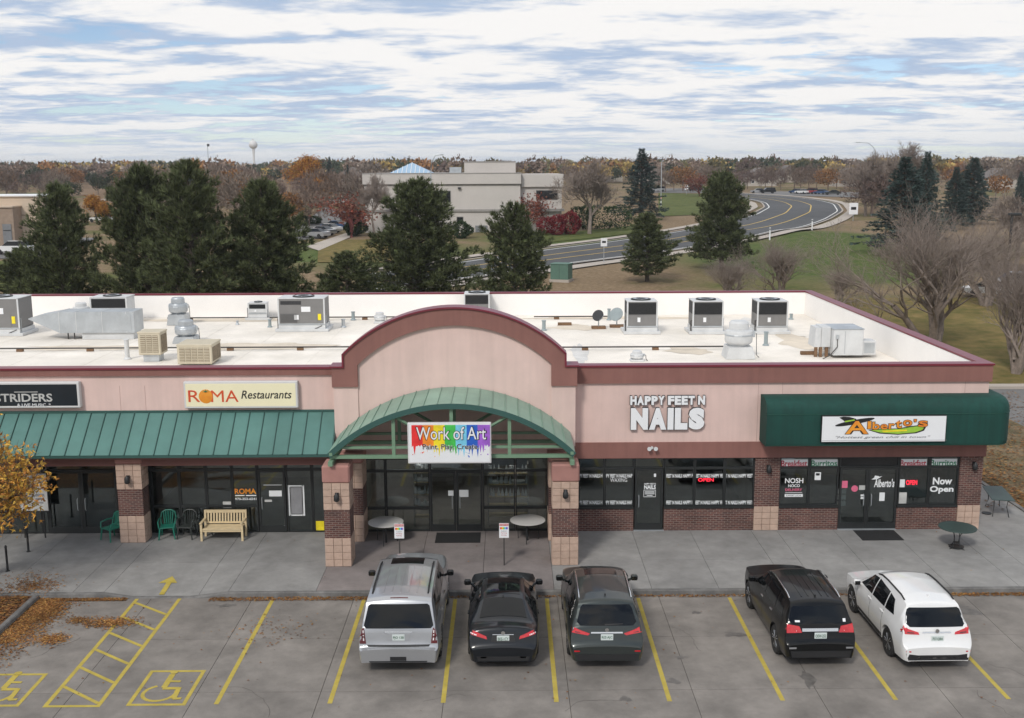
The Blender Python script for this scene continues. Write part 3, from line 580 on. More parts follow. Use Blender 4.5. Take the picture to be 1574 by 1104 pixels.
# burrito shop (far right)
for a, b in ((1197, 1243), (1243, 1288), (1380, 1427), (1427, 1472)): W_['t%d' % a] = row([a, b], TR, TZ)[0]; W_['b%d' % a] = row([a, b], SI, TR)[0]
W_['bt'] = opening('window', XW(1288)+.006, XW(1380)-.006, TR, TZ, glassmat='dark_glass'); xm = XW(1333)
W_['bd1'] = door(XW(1290), xm-.004, TR-.01, 1); W_['bd2'] = door(xm+.004, XW(1379), TR-.01, -1)
bulkhead(XW(1197), XW(1289)); bulkhead(XW(1379), XW(1472))
MB().box(XW(1289), XW(1379), -.06, .3, .13, .17).build('threshold', 'galv', B); MB().box(XW(974), XW(1021), -.04, .3, .13, .17).build('threshold', 'galv', B)
# entrance under the canopy
pw_ = [561, 593, 661]
for a, b in zip(pw_[:-1], pw_[1:]): row([a, b], 2.35, 2.80); row([a, b], 1.0, 2.35); row([a, b], .16, 1.0)
for a, b in ((742, 792), (792, 843)): row([a, b], 2.35, 2.80); row([a, b], 1.0, 2.35); row([a, b], .16, 1.0)
row([661, 742], 2.35, 2.80); xm2 = XW(701); W_['ed1'] = door(XW(661)+.006, xm2-.004, 2.34, 1); W_['ed2'] = door(xm2+.004, XW(742)-.006, 2.34, -1)
# arcade storefront
ML = [233, 276, 317, 357, 396]
for a, b in zip(ML[:-1], ML[1:]): row([a, b], 2.42, 2.84); W_['r%d' % a] = row([a, b], 1.12, 2.42)[0]; row([a, b], .16, 1.12)
row([396, 440], 2.42, 2.84); W_['rd'] = door(XW(397), XW(439), 2.41, -1)
for a, b in ((440, 480), (480, 505)): row([a, b], 2.42, 2.84); W_['r%d' % a] = row([a, b], .16, 2.42)[0]
for a, b in ((-140, -90), (-90, -40), (-40, 10), (10, 62), (62, 72), (180, 233)): row([a, b], 2.42, 2.84); row([a, b], .16, 2.42)
row([72, 180], 2.42, 2.84)
for a, b, s in ((72, 125, 1), (125, 180, -1)): door(XW(a)+.004, XW(b)-.004, 2.41, s)
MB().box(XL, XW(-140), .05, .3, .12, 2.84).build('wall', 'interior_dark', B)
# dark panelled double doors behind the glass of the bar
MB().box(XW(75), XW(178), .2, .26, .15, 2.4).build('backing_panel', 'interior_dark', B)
# wall lanterns and flood light
def lantern(x, y, z, lab):
    t = thing('wall_light', lab, 'lamp', (x, y, z)); MB().box(-.06, .06, -.03, 0, -.08, .10).build('back_plate', 'black_metal', t)
    MB().lathe([(.02, .12), (.085, .02), (.09, -.12), (.06, -.16), (.0, -.16)], (0, -.11, 0), 12).build('lamp_shade', 'black_metal', t, True); return t
lantern(atY(197, 735, -.94).x, -.955, atY(197, 735, -.94).z, 'black lantern on the arcade column by the bench')
lantern(atY(518, 762, -3.3).x, -3.305, atY(518, 762, -3.3).z, 'black lantern on the left entrance column'); lantern(atY(869, 757, -3.3).x, -3.305, atY(869, 757, -3.3).z, 'black lantern on the right entrance column')
lantern(atY(1181, 719, 0).x, -.002, atY(1181, 719, 0).z, 'small dark lantern on the brick pier left of the burrito shop'); lantern(atY(1497, 714, 0).x, -.002, atY(1497, 714, 0).z, 'small dark lantern on the corner brick pier')
fl = thing('flood_light', 'white twin-head flood light on the brown band', 'lamp', (atY(1002, 688, -.07).x, -.072, atY(1002, 688, -.07).z))
MB().lathe([(.05, 0), (.05, -.05), (.0, -.05)], (0, 0, 0), 10, axis='y').build('back_plate', 'unit_white', fl, True)
for s in (-1, 1): MB().lathe([(.03, -.02), (.075, -.20), (.0, -.20)], (s*.11, 0, 0), 10, axis='y').build('lamp_head', 'unit_white', fl, True)
# ---------------- green fabric awning wrapping the east corner
awp = [(0, 5.04), (.30, 5.045), (.56, 5.02), (.74, 4.95), (.86, 4.84), (.92, 4.70), (.94, 4.54), (.94, 3.62), (.93, 3.48), (.88, 3.42), (0, 3.42)]
path = [('l', 15.78, 0), ('l', 23.62, 0)]+[('a', 23.62, t*pi/2/8) for t in range(1, 9)]+[('s', 23.62, 3.2)]
A_ = thing('fabric_awning', 'dark green rounded fabric awning wrapping the building corner', 'awning', (0, 0, 0)); mb = MB(); n = len(awp)
for (k, x, t) in path:
    for (d, z) in awp:
        d2 = d+.012; mb.v.append((x, -d2, z) if k == 'l' else (x+d2*.66*sin(t), -d2*cos(t), z) if k == 'a' else (x+d2*.66, t, z))
for i in range(len(path)-1):
    for j in range(n-1): a = i*n+j; mb.f.append((a, a+1, a+n+1, a+n)); mb.m.append(0)
mb.f += [tuple(range(n-1, -1, -1)), tuple(range((len(path)-1)*n, len(path)*n))]; mb.m += [0, 0]; mb.build('canvas', 'fabric_green', A_, 35)
M('piping_green', lin(10, 66, 54), .7)
for z, d in ((4.53, .955), (3.44, .915)):
    MB().tube([(15.78, -d, z), (23.62, -d, z)]+[(23.62+d*.66*sin(t*pi/16), -d*cos(t*pi/16), z) for t in range(1, 9)]+[(23.62+d*.66, 3.2, z)], .014, 5).build('piping', 'piping_green', A_)
# ================================================================ signs
def px_box(a, b, c, d, Y):      # photo box (left, right, top, bottom) on the plane y=Y -> x0,x1,z0,z1
    p, q = atY(a, d, Y), atY(b, c, Y); return p.x, q.x, p.z, q.z
def cabinet(name, label, box, y, depth, face, frame='sign_frame', fr=.06):
    x0, x1, z0, z1 = box; cx = (x0+x1)/2; t = thing(name, label, 'sign', (cx, y, z0)); w = (x1-x0)/2; h = z1-z0
    MB().bevbox(-w, w, -depth, -.005, 0, h, .02).build('cabinet', frame, t); MB().box(-w+fr, w-fr, -depth-.006, -depth+.01, fr, h-fr).build('face', face, t)
    def P(a, b, c, d): 
        q = px_box(a, b, c, d, y-depth); return q[0]-cx, q[1]-cx, q[2]-z0, q[3]-z0
    return t, P, -depth-.007, w, h
t, P, fy, w, h = cabinet('sign_cabinet', 'cream lit sign reading ROMA Restaurants above the teal awning', px_box(284, 457, 586, 628, -.2), -.0, .22, 'sign_cream', fr=.07)
for s, a, b in (('R', 290, 307), ('MA', 325, 366)):
    text(s, *P(a, b, 600, 618), fy, 'ink_red', t, bold=.0)
q = P(305, 328, 599, 619); cx, cz, r = (q[0]+q[1])/2, (q[2]+q[3])/2, (q[3]-q[2])*.5
MB().lathe([(0, -.02), (r*.7, -.016), (r*1.08, -.004), (r*1.08, .004)], (cx, fy, cz-.01), 24, axis='y').build('tomato', 'ink_orange', t, True)
mb = MB()
for k in range(5): a = pi/2+(k-2)*.62; mb.quad((cx-.03, fy-.024, cz+r*.6), (cx+.03, fy-.024, cz+r*.6), (cx+r*.75*cos(a), fy-.024, cz+r*.6+r*.5*sin(a)))
mb.build('leaf', 'ink_green', t); text('Restaurants', *P(371, 448, 600, 613), fy, 'ink_black', t, bold=.008, shear=.25)
t, P, fy, w, h = cabinet('sign_cabinet', 'black sign with white western lettering at the left edge above the teal awning', px_box(-85, 121, 587, 628, -.2), 0, .22, 'sign_black', fr=.08)
text('STRIDERS', *P(-7, 80, 605, 618), fy, 'ink_silver', t, bold=.02); text('& LIVE MUSIC  *', *P(27, 78, 620, 625), fy, 'ink_white', t, bold=.005); MB().box(*P(22, 58, 602, 603.3)[:2], fy-.006, fy, *P(22, 58, 602, 603.3)[2:]).build('lettering', 'ink_silver', t)
# paint studio sign
t, P, fy, w, h = cabinet('studio_sign', 'white sign with rainbow paint splash reading Work of Art', px_box(628, 755, 648, 711, -3.3), -3.30, .16, 'sign_white', fr=.05)
q = P(633, 751, 653, 689); n = 7; cw = (q[1]-q[0])/n; r_ = random.Random(5)
for i, c in enumerate('royg'+'cbp'):
    x0, x1 = q[0]+cw*i, q[0]+cw*(i+1)+cw*.12; top = q[3]; pts = [(x0, top), (x1, top)]; m = 9
    for k in range(m+1):
        x = x1+(x0-x1)*k/m; z = q[2]+r_.uniform(-.03, .07)+(r_.choice((0, 0, -.16, -.28)) if k % 2 else .06); pts.append((x, z))
    MB().prism([(p[0], p[1]) for p in pts], 'y', fy-.002-.0004*i, fy+.004).build('paint_splash', 'paint_'+c, t)
    for _ in range(3): a, b_, rr = r_.uniform(x0, x1), q[2]-r_.uniform(.05, .3), r_.uniform(.008, .022); MB().prism([(a+rr*cos(2*pi*k/7), b_+rr*1.4*sin(2*pi*k/7)) for k in range(7)], 'y', fy-.003, fy+.003).build('paint_drop', 'paint_'+c, t)
for dy, m, bo in ((.008, 'ink_black', .035), (.013, 'ink_white', .004)): text('Work of Art', *P(640-(bo > .01)*1.5, 747+(bo > .01)*1.5, 656-(bo > .01), 676+(bo > .01)), fy-dy, m, t, bold=bo)
for dy, m, bo in ((.008, 'ink_white', .03), (.013, 'ink_black', .004)): text('Paint. Play. Create.', *P(650, 736, 682, 693), fy-dy, m, t, bold=bo)
# channel letters
t = thing('channel_letters', 'white channel letters reading HAPPY FEET N NAILS on pink stucco', 'sign', (atY(1026, 662, 0).x, -.0, atY(1026, 662, 0).z)); ox, oz = t.location.x, t.location.z
for s, bx, bo in (('HAPPY FEET N', (968.5, 1084.5, 608.5, 623), .06), ('NAILS', (968.5, 1084.5, 627, 661), .085)):
    x0, x1, z0, z1 = px_box(*bx, -.15)
    chars = [c for c in s if c != ' ']; adv = {'I': .42, 'L': .82, ' ': .42, 'N': 1.08, 'A': 1.08, 'S': 1.0}; tot = sum(adv.get(c, .98) for c in s); u = (x1-x0)/tot; x = x0
    for c in s:
        wd = adv.get(c, .98)*u
        if c != ' ':
            text(c, x+u*.035-ox-.012, x+wd-u*.035-ox+.012, z0-oz-.012, z1-oz+.012, -.03, 'black_metal', t, .10, bo, name='letter_return')
            text(c, x+u*.035-ox, x+wd-u*.035-ox, z0-oz, z1-oz, -.131, 'ink_white', t, .012, bo, name='letter')
        x += wd
# burrito shop sign
t, P, fy, w, h = cabinet('shop_sign', 'white framed sign with orange and black sombrero lettering and green chili on green awning', px_box(1261, 1456, 638, 680.5, -1.03), -.955, .09, 'sign_white', 'ink_black', .03)
def poly(pts, m, d, nm): MB().prism([(P(x, x, y, y)[0], P(x, x, y, y)[2]) for x, y in pts][::-1], 'y', fy-d-.003, fy-d).build(nm, m, t)
def ell(cx, cy, rx, ry, rot=0, n=24): return [(cx+rx*cos(a)*cos(rot)-ry*sin(a)*sin(rot), cy+rx*cos(a)*sin(rot)+ry*sin(a)*cos(rot)) for a in [2*pi*i/n for i in range(n)]]
poly(ell(1314, 648.8, 31, 3.4, -.19), 'ink_black', .002, 'hat_brim'); poly([(1296, 646), (1290, 642), (1296, 640.5), (1306, 641), (1316, 644), (1316, 648), (1300, 650)], 'ink_black', .004, 'hat_crown'); poly([(1298, 647.2), (1313, 644.6), (1314, 646.4), (1299, 649.2)], 'ink_lime', .006, 'hat_ribbon')
poly([(1334, 661), (1350, 659.3), (1380, 658.5), (1400, 655), (1412, 653.5), (1416, 650.5), (1419, 652), (1423, 657), (1420, 662), (1408, 666), (1380, 668.3), (1352, 666.5)], 'ink_black', .003, 'chili_outline')
poly([(1338, 661.5), (1352, 660.3), (1382, 659.5), (1400, 656.5), (1412, 655), (1420, 657.5), (1417, 661), (1406, 664.5), (1380, 666.8), (1354, 665)], 'ink_lime', .007, 'chili'); poly([(1354, 662), (1394, 660.3), (1394, 662.6), (1358, 664.2)], 'paint_y', .011, 'chili_stripe')  # plain yellow stripe printed on the chili, standing in for its lettering
for dy, m, bo, e in ((.009, 'ink_black', .05, 1.2), (.015, 'ink_orange', .006, 0)):
    text('A', *P(1299-e, 1335+e, 647-e*.5, 667+e*.5), fy-dy, m, t, bold=bo+.01)
    for c, x0_, x1_, y0_, y1_ in (('l', 1333, 1339, 647.5, 659), ('b', 1340.5, 1352, 648.5, 660), ('e', 1353, 1364, 652, 660), ('r', 1365.5, 1375, 651, 659.5), ('t', 1376, 1386, 646, 658), ('o', 1387.5, 1402, 645.5, 655), ("'", 1404.5, 1408.5, 644.5, 648.5), ('s', 1411, 1426, 646.5, 656)): text(c, *P(x0_-e*.7, x1_+e*.7, y0_-e*.5, y1_+e*.5), fy-dy, m, t, bold=bo+.014)
text('"Hottest green chili in town"', *P(1284, 1430, 669.5, 675), fy-.002, 'ink_grey', t, shear=.4); poly([(1263, 677.2), (1455, 676.2), (1455, 676.7), (1263, 677.7)], 'ink_grey', .001, 'rule')
# ---- lettering on the glass (each on its own pane)
GY = .097
gy = lambda key: .086 if key in ('nd', 'bd1', 'bd2', 'rd', 'ed1', 'ed2') else GY
def vinyl(key, s, box, m='vinyl_white', bold=.02, **k): return text(s, *px_box(*box, GY), gy(key), m, W_[key], .003, bold, **k)
for key, s, a, b in (('n889', 'PY FEET N NAILS H', 890, 926), ('n929', 'PPY FEET N NAILS HAP', 930, 972), ('n1021', 'FEET N NAILS HAPPY F', 1024, 1065), ('n1067', 'EET N NAILS HAPPY FE', 1069, 1111), ('n1113', 'T N NAILS HAPPY FEET', 1115, 1157)):
    vinyl(key, s, (a, b, 728.5, 734.5), bold=.03); vinyl(key, s, (a, b, 769.5, 775.5), bold=.03)
vinyl('n929', 'WAXING', (938, 964, 735, 741), bold=0); vinyl('n1067', 'OPEN', (1073, 1097, 735, 740.5), 'neon_red', .01)
vinyl('nd', 'HAPPY FEET N', (990, 1008, 742.5, 745), bold=.03); vinyl('nd', 'NAILS', (990, 1008, 745.6, 752), bold=.04)
def paper(key, box, m='vinyl_white', nm='notice'): x0, x1, z0, z1 = px_box(*box, GY); g = gy(key); return MB().box(x0, x1, g-.004, g, z0, z1).build(nm, m, W_[key])
for bx in ((989, 1008, 753, 753.8), (989, 1008, 763.2, 764), (989, 989.8, 753, 764), (1007.2, 1008, 753, 764), (991, 1006, 755.5, 757), (991, 1006, 758.5, 759.6), (994, 1003, 761, 762)): paper('nd', bx)
paper('nd', (1005, 1008.5, 728, 733)); paper('n1113', (1148, 1154, 776.5, 778))
vinyl('b1197', 'NOSH', (1206.5, 1235, 735, 743), bold=.02); vinyl('b1197', 'NOCO', (1211.5, 1229.5, 744.5, 749)); vinyl('b1197', 'DELIVERY', (1207, 1233, 751, 755), 'pink', .02); paper('b1197', (1207, 1233, 757, 757.8)); paper('b1197', (1206, 1234, 759.5, 764), nm='label_bar'); text('SUPPORT LOCAL', *px_box(1208, 1232, 760.5, 763, GY), GY-.005, 'ink_black', W_['b1197'], .002)
paper('b1243', (1252, 1262, 726, 738)); paper('b1243', (1254, 1260, 727.5, 731), 'ink_grey'); paper('b1380', (1382, 1391, 737, 749)); paper('b1380', (1381, 1394, 757, 776), 'ink_silver'); vinyl('b1380', 'OPEN', (1392.5, 1410, 738, 745.5), 'neon_red', .02)
vinyl('b1427', 'Now', (1433.5, 1464, 734, 745), bold=.035); vinyl('b1427', 'Open', (1428.5, 1466, 747, 759), bold=.035)
vinyl('bd2', "Alberto's", (1343, 1375, 736, 749), bold=.025, shear=.1); x0, x1, z0, z1 = px_box(1339, 1356, 731, 738, GY); MB().prism([(x0, z0+.02), (x0+.1, z0+.09), (x0+.12, z1), (x0+.26, z1-.02), (x0+.27, z0+.12), (x1, z0+.14), (x0+.2, z0+.03)][::-1], 'y', .082, .086).build('hat_mark', 'vinyl_white', W_['bd2'])
paper('bd1', (1293, 1303, 739, 750), 'pink'); paper('bd1', (1322.5, 1328, 760, 763)); paper('bd1', (1322.5, 1329, 764, 767)); paper('bd2', (1351, 1360, 757, 770)); x0, x1, z0, z1 = px_box(1308, 1319, 745, 757, GY); MB().prism([((x0+x1)/2+(x1-x0)/2*cos(a), (z0+z1)/2+(x1-x0)/2*sin(a)) for a in [2*pi*i/16 for i in range(16)]], 'y', .082, .086).build('round_sticker', 'pink', W_['bd1']); paper('bd1', (1320, 1331, 746, 753), 'ink_silver')
vinyl('r357', 'ROMA', (361, 393.5, 751, 759.5), 'ink_orange', .02); vinyl('r357', '970-353-6541', (361.5, 394, 765, 769), bold=.02); paper('r357', (361.5, 376, 761, 762.6)); paper('r357', (378, 394, 761, 762.6)); paper('rd', (414, 433, 754, 763)); paper('rd', (405, 433, 745, 746)); paper('rd', (407, 418, 768, 771.5), 'ink_silver'); paper('r440', (444, 446, 746, 793)); paper('r440', (446, 466, 746, 748)); paper('r440', (465.5, 467.2, 746, 793)); paper('r440', (446, 466, 791, 793)); paper('r440', (446.5, 465, 749, 790), 'ink_grey'); paper('r317', (343, 355, 771, 781), 'ink_silver'); paper('r480', (486, 498, 801, 817), 'paint_y')
paper('ed1', (689, 697, 754, 762)); paper('ed2', (706, 720, 753, 764))
for nm, s, bx, m, bg in (('t1197', 'Breakfast', (1200.5, 1241, 707.5, 717.5), 'red_banner', 1), ('t1243', 'Burritos', (1246.5, 1287, 707.5, 717), 'green_banner', 1), ('t1380', 'Breakfast', (1383.5, 1424, 707, 717), 'red_banner', 1), ('t1427', 'Burritos', (1430, 1470.5, 706.5, 716.5), 'green_banner', 1)):
    paper(nm, (bx[0]-1.5, bx[1]+1, bx[2]-1.3, bx[3]+1.3), nm='banner'); text(s, *px_box(*bx, GY), GY-.006, {'red_banner': 'ink_darkred', 'green_banner': 'ink_green'}[m], W_[nm], .004, .02)
# ---- poster on a stand left, under the tree
t = thing('poster_board', 'grey poster board standing by the arcade glass at far left', 'poster', (atY(51, 786, -.35).x, -.35, .15)); ox = t.location.x
x0, x1, z0, z1 = px_box(32, 70, 728, 785, -.35); MB().box(x0-ox, x1-ox, -.02, .02, z0-.15, z1-.15).build('board', 'ink_silver', t); MB().box(x0-ox-.03, x1-ox+.03, -.015, .03, z0-.19, z0-.151).build('frame', 'black_metal', t)
for (a, b, c, d) in ((54, 68, 731, 735), (55, 68, 759, 763), (55, 68, 765, 768), (55, 67, 771, 774), (36, 52, 755, 760)): q = px_box(a, b, c, d, -.35); MB().box(q[0]-ox, q[1]-ox, -.024, -.02, q[2]-.15, q[3]-.15).build('print', 'ink_grey', t)
for s in (-.35, .35): MB().box(s-.02, s+.02, -.02, .02, 0, z0-.19).build('leg', 'black_metal', t)
# ---- reserved parking signs
def reserved(px, lab):
    p = atY(px, 869, -3.24); t = thing('parking_sign', lab, 'sign', (p.x, -3.24, .15)); ox = p.x
    MB().box(-.02, .02, -.02, .02, 0, 1.42).build('post', 'pipe_dark', t); x0, x1, z0, z1 = -.155, .155, .93, 1.42
    MB().bevbox(x0, x1, -.035, -.022, z0, z1, .004).build('plate', 'ink_white', t); MB().box(x0+.01, x1-.01, -.038, -.035, z1-.09, z1-.015).build('header', 'red_banner', t); text('RESERVED', x0+.02, x1-.02, z1-.075, z1-.03, -.0385, 'ink_white', t, .002)
    for i, c in enumerate('roygcbp'): MB().box(x0+.03+.036*i, x0+.064+.036*i, -.038, -.035, z1-.2, z1-.13).build('colour_patch', 'paint_'+c, t)
    for i, s in enumerate(('Customer', 'Parking', 'Only')): text(s, -.09, .09, z1-.28-.07*i, z1-.235-.07*i, -.036, 'ink_darkred' if i else 'ink_grey', t, .002)
reserved(615, 'reserved-parking sign on a thin post in front of the silver car'); reserved(775, 'reserved-parking sign on a thin post in front of the black sedan')
# ================================================================ furniture on the sidewalk
def mat_(px0, px1, lab): 
    x0, x1 = px0, px1; o = MB().bevbox(-(x1-x0)/2, (x1-x0)/2, -.52, .52, 0, .014, .006).build('doormat', 'black_rubber'); o.location = ((x0+x1)/2, -.62, .151); tag(o, lab, 'doormat')
mat_(4.57, 6.12, 'black rubber doormat at the paint studio entrance'); mat_(19.17, 20.6, 'black rubber doormat at the burrito shop entrance')
bn = thing('park_bench', 'pale slatted wooden bench against the restaurant window', 'bench', (-2.75, -.52, .15))
for x in (-.70, .70):
    MB().box(x-.035, x+.035, -.30, -.23, 0, .62).build('leg', 'bench_wood', bn); MB().prism([(.20, 0), (.27, 0), (.36, .92), (.29, .92)], 'x', x-.035, x+.035).build('leg', 'bench_wood', bn); MB().box(x-.04, x+.04, -.34, .30, .62, .66).build('armrest', 'bench_wood', bn)
for k in range(5): MB().bevbox(-.66, .66, -.30+.115*k, -.20+.115*k, .40, .43, .006).build('seat_slat', 'bench_wood', bn)
MB().box(-.66, .66, -.28, -.24, .32, .399).build('apron', 'bench_wood', bn); MB().prism([(.30, .82), (.35, .82), (.36, .92), (.30, .92)], 'x', -.665, .665).build('top_rail', 'bench_wood', bn); MB().box(-.665, .665, .25, .29, .46, .52).build('lower_rail', 'bench_wood', bn)
for k in range(13): x = -.60+.1*k; MB().prism([(.262, .52), (.284, .52), (.332, .82), (.310, .82)], 'x', x-.028, x+.028).build('back_slat', 'bench_wood', bn)
def mono_chair(m, lab, loc, rz):
    c = thing('plastic_chair', lab, 'chair', loc, rz, 'plastic chairs by the arcade')
    MB().bevbox(-.24, .24, -.23, .24, .40, .43, .012).build('seat', m, c)
    for (x, y, dx, dy) in ((-.22, -.21, -.05, -.04), (.22, -.21, .05, -.04), (-.20, .21, -.05, .08), (.20, .21, .05, .08)): MB().tube([(x, y, .41), (x+dx, y+dy, 0)], [.032, .024], 6).build('leg', m, c)
    b = MB(); fr = [(-.24, .22, .42), (-.26, .28, .62), (-.22, .33, .82), (-.1, .355, .89), (.1, .355, .89), (.22, .33, .82), (.26, .28, .62), (.24, .22, .42)]; b.tube(fr, .024, 6)
    for i in range(5): x = -.15+.075*i; b.tube([(x*.8, .235, .44), (x*1.05, .33, .86)], .022, 4)
    b.build('backrest', m, c)
    for s in (-1, 1): MB().tube([(s*.26, .28, .64), (s*.285, .05, .65), (s*.28, -.20, .62), (s*.25, -.235, .42)], .024, 6).build('armrest', m, c)
mono_chair('chair_green', 'green plastic armchair left of the arcade column', (-6.62, -.55, .15), -.6); mono_chair('chair_green', 'green plastic armchair right of the arcade column', (-4.72, -.42, .15), .15); mono_chair('chair_black', 'dark plastic armchair between the green chair and the bench', (-4.06, -.40, .15), -.1); mono_chair('chair_black', 'dark plastic armchair partly hidden behind the bench end', (-3.52, -.02, .15), .1)
def round_table(px, py, lab, r=.60, m='table_white', z=.74, mesh=False):
    p = atZ(px, py, z+.15); t = thing('round_table', lab, 'table', (p.x, p.y, .15))
    if not mesh:
        MB().lathe([(0, z-.03), (r-.03, z-.03), (r, z-.018), (r, z-.004), (r-.01, z), (0, z)], k=40).build('tabletop', m, t, 30); MB().tube([(0, 0, .0), (0, 0, z-.03)], .03, 8).build('column', 'black_metal', t)
        for k in range(3):
            a = 2*pi*k/3+.4; MB().tube([(.40*cos(a), .40*sin(a), 0), (.42*cos(a), .42*sin(a), z*.5), (.36*cos(a), .36*sin(a), z-.03)], .014, 6).build('leg', 'black_metal', t)
    else:
        top = MB(); top.lathe([(r-.02, z-.03), (r, z-.03), (r+.006, z-.01), (r, z), (r-.02, z)], k=40); nsl = 26
        for k in range(nsl):
            u = -r+2*r*(k+.5)/nsl; e = sqrt(max(0, r*r-u*u)); top.box(u-.013, u+.013, -e, e, z-.012, z-.006); top.box(-e, e, u-.010, u+.010, z-.006, z-.001)
        top.build('tabletop', m, t, 30)
        for k in range(4):
            a = 2*pi*k/4+.5; MB().tube([(.33*cos(a), .33*sin(a), 0), (.20*cos(a), .20*sin(a), .03), (.10*cos(a), .10*sin(a), .18), (.12*cos(a), .12*sin(a), .45), (.28*cos(a), .28*sin(a), z-.03)], .014, 6).build('leg', 'black_metal', t)
        MB().lathe([(.20, .03), (.24, .03), (.24, .05), (.20, .05)], k=24).build('base_ring', 'black_metal', t); MB().lathe([(.10, .16), (.12, .17), (.10, .19)], k=16).build('base_ring', 'black_metal', t)
round_table(593, 802, 'white round table left of the paint studio doors'); round_table(811, 799, 'white round table right of the paint studio doors'); round_table(1472, 810, 'green wire-mesh round table by the corner pier', .60, 'table_green', .72, True)
q = [atZ(*p, .87) for p in ((1525, 768), (1561, 770), (1540, 747), (1510, 747))]; c0 = sum(q, Vector())/4; t = thing('patio_table', 'dark green mesh rectangular table on the side pavement', 'table', (c0.x, c0.y, .15)); top = MB(); L_ = lambda v: (v.x-c0.x, v.y-c0.y)
top.prism([L_(q[0]), L_(q[1]), L_(q[2]), L_(q[3])], 'z', .695, .72); top.build('tabletop', 'table_green', t)
for i in range(4): a, b = L_(q[i]); MB().tube([(a*.62, b*.62, .70), (a*.55, b*.55, .35), (a*.72, b*.72, 0)], .016, 6).build('leg', 'black_metal', t)
MB().lathe([(.14, 0), (.17, 0), (.17, .03), (.14, .03)], (-.45, -.2, 0), 18).build('base_ring', 'black_metal', t)
# bollard rail at the left end
for i, (a, b) in enumerate(((44, 848), (12, 878))):
    p = atZ(a, b, .15); o = MB().lathe([(.07, 0), (.07, .015), (.035, .03), (.035, .78), (.045, .80), (.02, .86), (0, .87)], k=10).build('bollard', 'black_metal', None, 30); o.location = p; tag(o, ['short black post at the end of the bar front', 'short black post in front of the autumn tree'][i], 'bollard', 'black posts at left')
# racks in the burrito shop door, shelves of pottery in the studio window
t = thing('leaflet_rack', 'grey wire leaflet rack inside the burrito shop door', 'rack', (XW(1298), .42, .152)); MB().lathe([(.17, 0), (.17, .02), (.02, .03), (.02, 1.25), (0, 1.25)], k=12).build('stand', 'galv', t)
for z in (.75, .98, 1.2): MB().box(-.16, .16, -.06, .03, z, z+.17).build('pocket', 'ink_silver', t)
def shelf(px0, px1, zs, lab, mats):
    x0, x1 = XW(px0), XW(px1); t = thing('display_shelf', lab, 'shelf', ((x0+x1)/2, .75, .152)); w = (x1-x0)/2
    for z in zs: MB().box(-w, w, -.2, .2, z-.03, z).build('board', 'bench_wood', t)
    for s in (-1, 1): MB().box(s*w-.02, s*w+.02, -.2, .2, 0, zs[-1]+.35).build('upright', 'interior_wall', t)
    return t, x0, x1
prof = [[(.05, 0), (.09, .06), (.05, .2), (.06, .24), (0, .24)], [(.1, 0), (.14, .08), (.13, .1), (0, .09)], [(.06, 0), (.02, .22), (.0, .3)]]
pot = [MB().lathe(p, k=10).build('pottery_piece', 'sign_white', None, True) for p in prof]; used = set()
ORD = ['leftmost', 'second', 'third', 'fourth', 'fifth', 'sixth', 'seventh', 'eighth', 'ninth', 'rightmost']; SHN = {3: ['lowest stocked', 'middle', 'top'], 4: ['lowest stocked', 'second stocked', 'third stocked', 'top']}
def stock(x0, x1, zs, per, seed):
    rr = random.Random(seed)
    for i, z in enumerate(zs):
        for k in range(per):
            j = 2 if i == 0 and seed == 2 else rr.randrange(3); o = pot[j] if j not in used else pot[j].copy()
            if j in used: COL.objects.link(o)
            used.add(j); o.location = (x0+(x1-x0)*(k+.5)/per+rr.uniform(-.03, .03), .70+rr.uniform(-.06, .06), .152+z+.001); tag(o, 'white pottery piece, %s on the %s board in the %s studio window' % ('rightmost' if k == per-1 else ORD[k], SHN[len(zs)][i], 'left' if seed == 1 else 'right'), 'pottery', 'white pottery left' if seed == 1 else 'white pottery right')
t, a, b = shelf(634, 660, (.35, .75, 1.2, 1.65, 2.0), 'shelf of white pottery in the left studio window', 0); stock(a, b, (.75, 1.2, 1.65, 2.0), 5, 1)
t, a, b = shelf(750, 812, (.4, .75, 1.1, 1.55, 1.95), 'wide shelf of white pottery in the right studio window', 0); stock(a, b, (1.1, 1.55, 1.95), 10, 2)
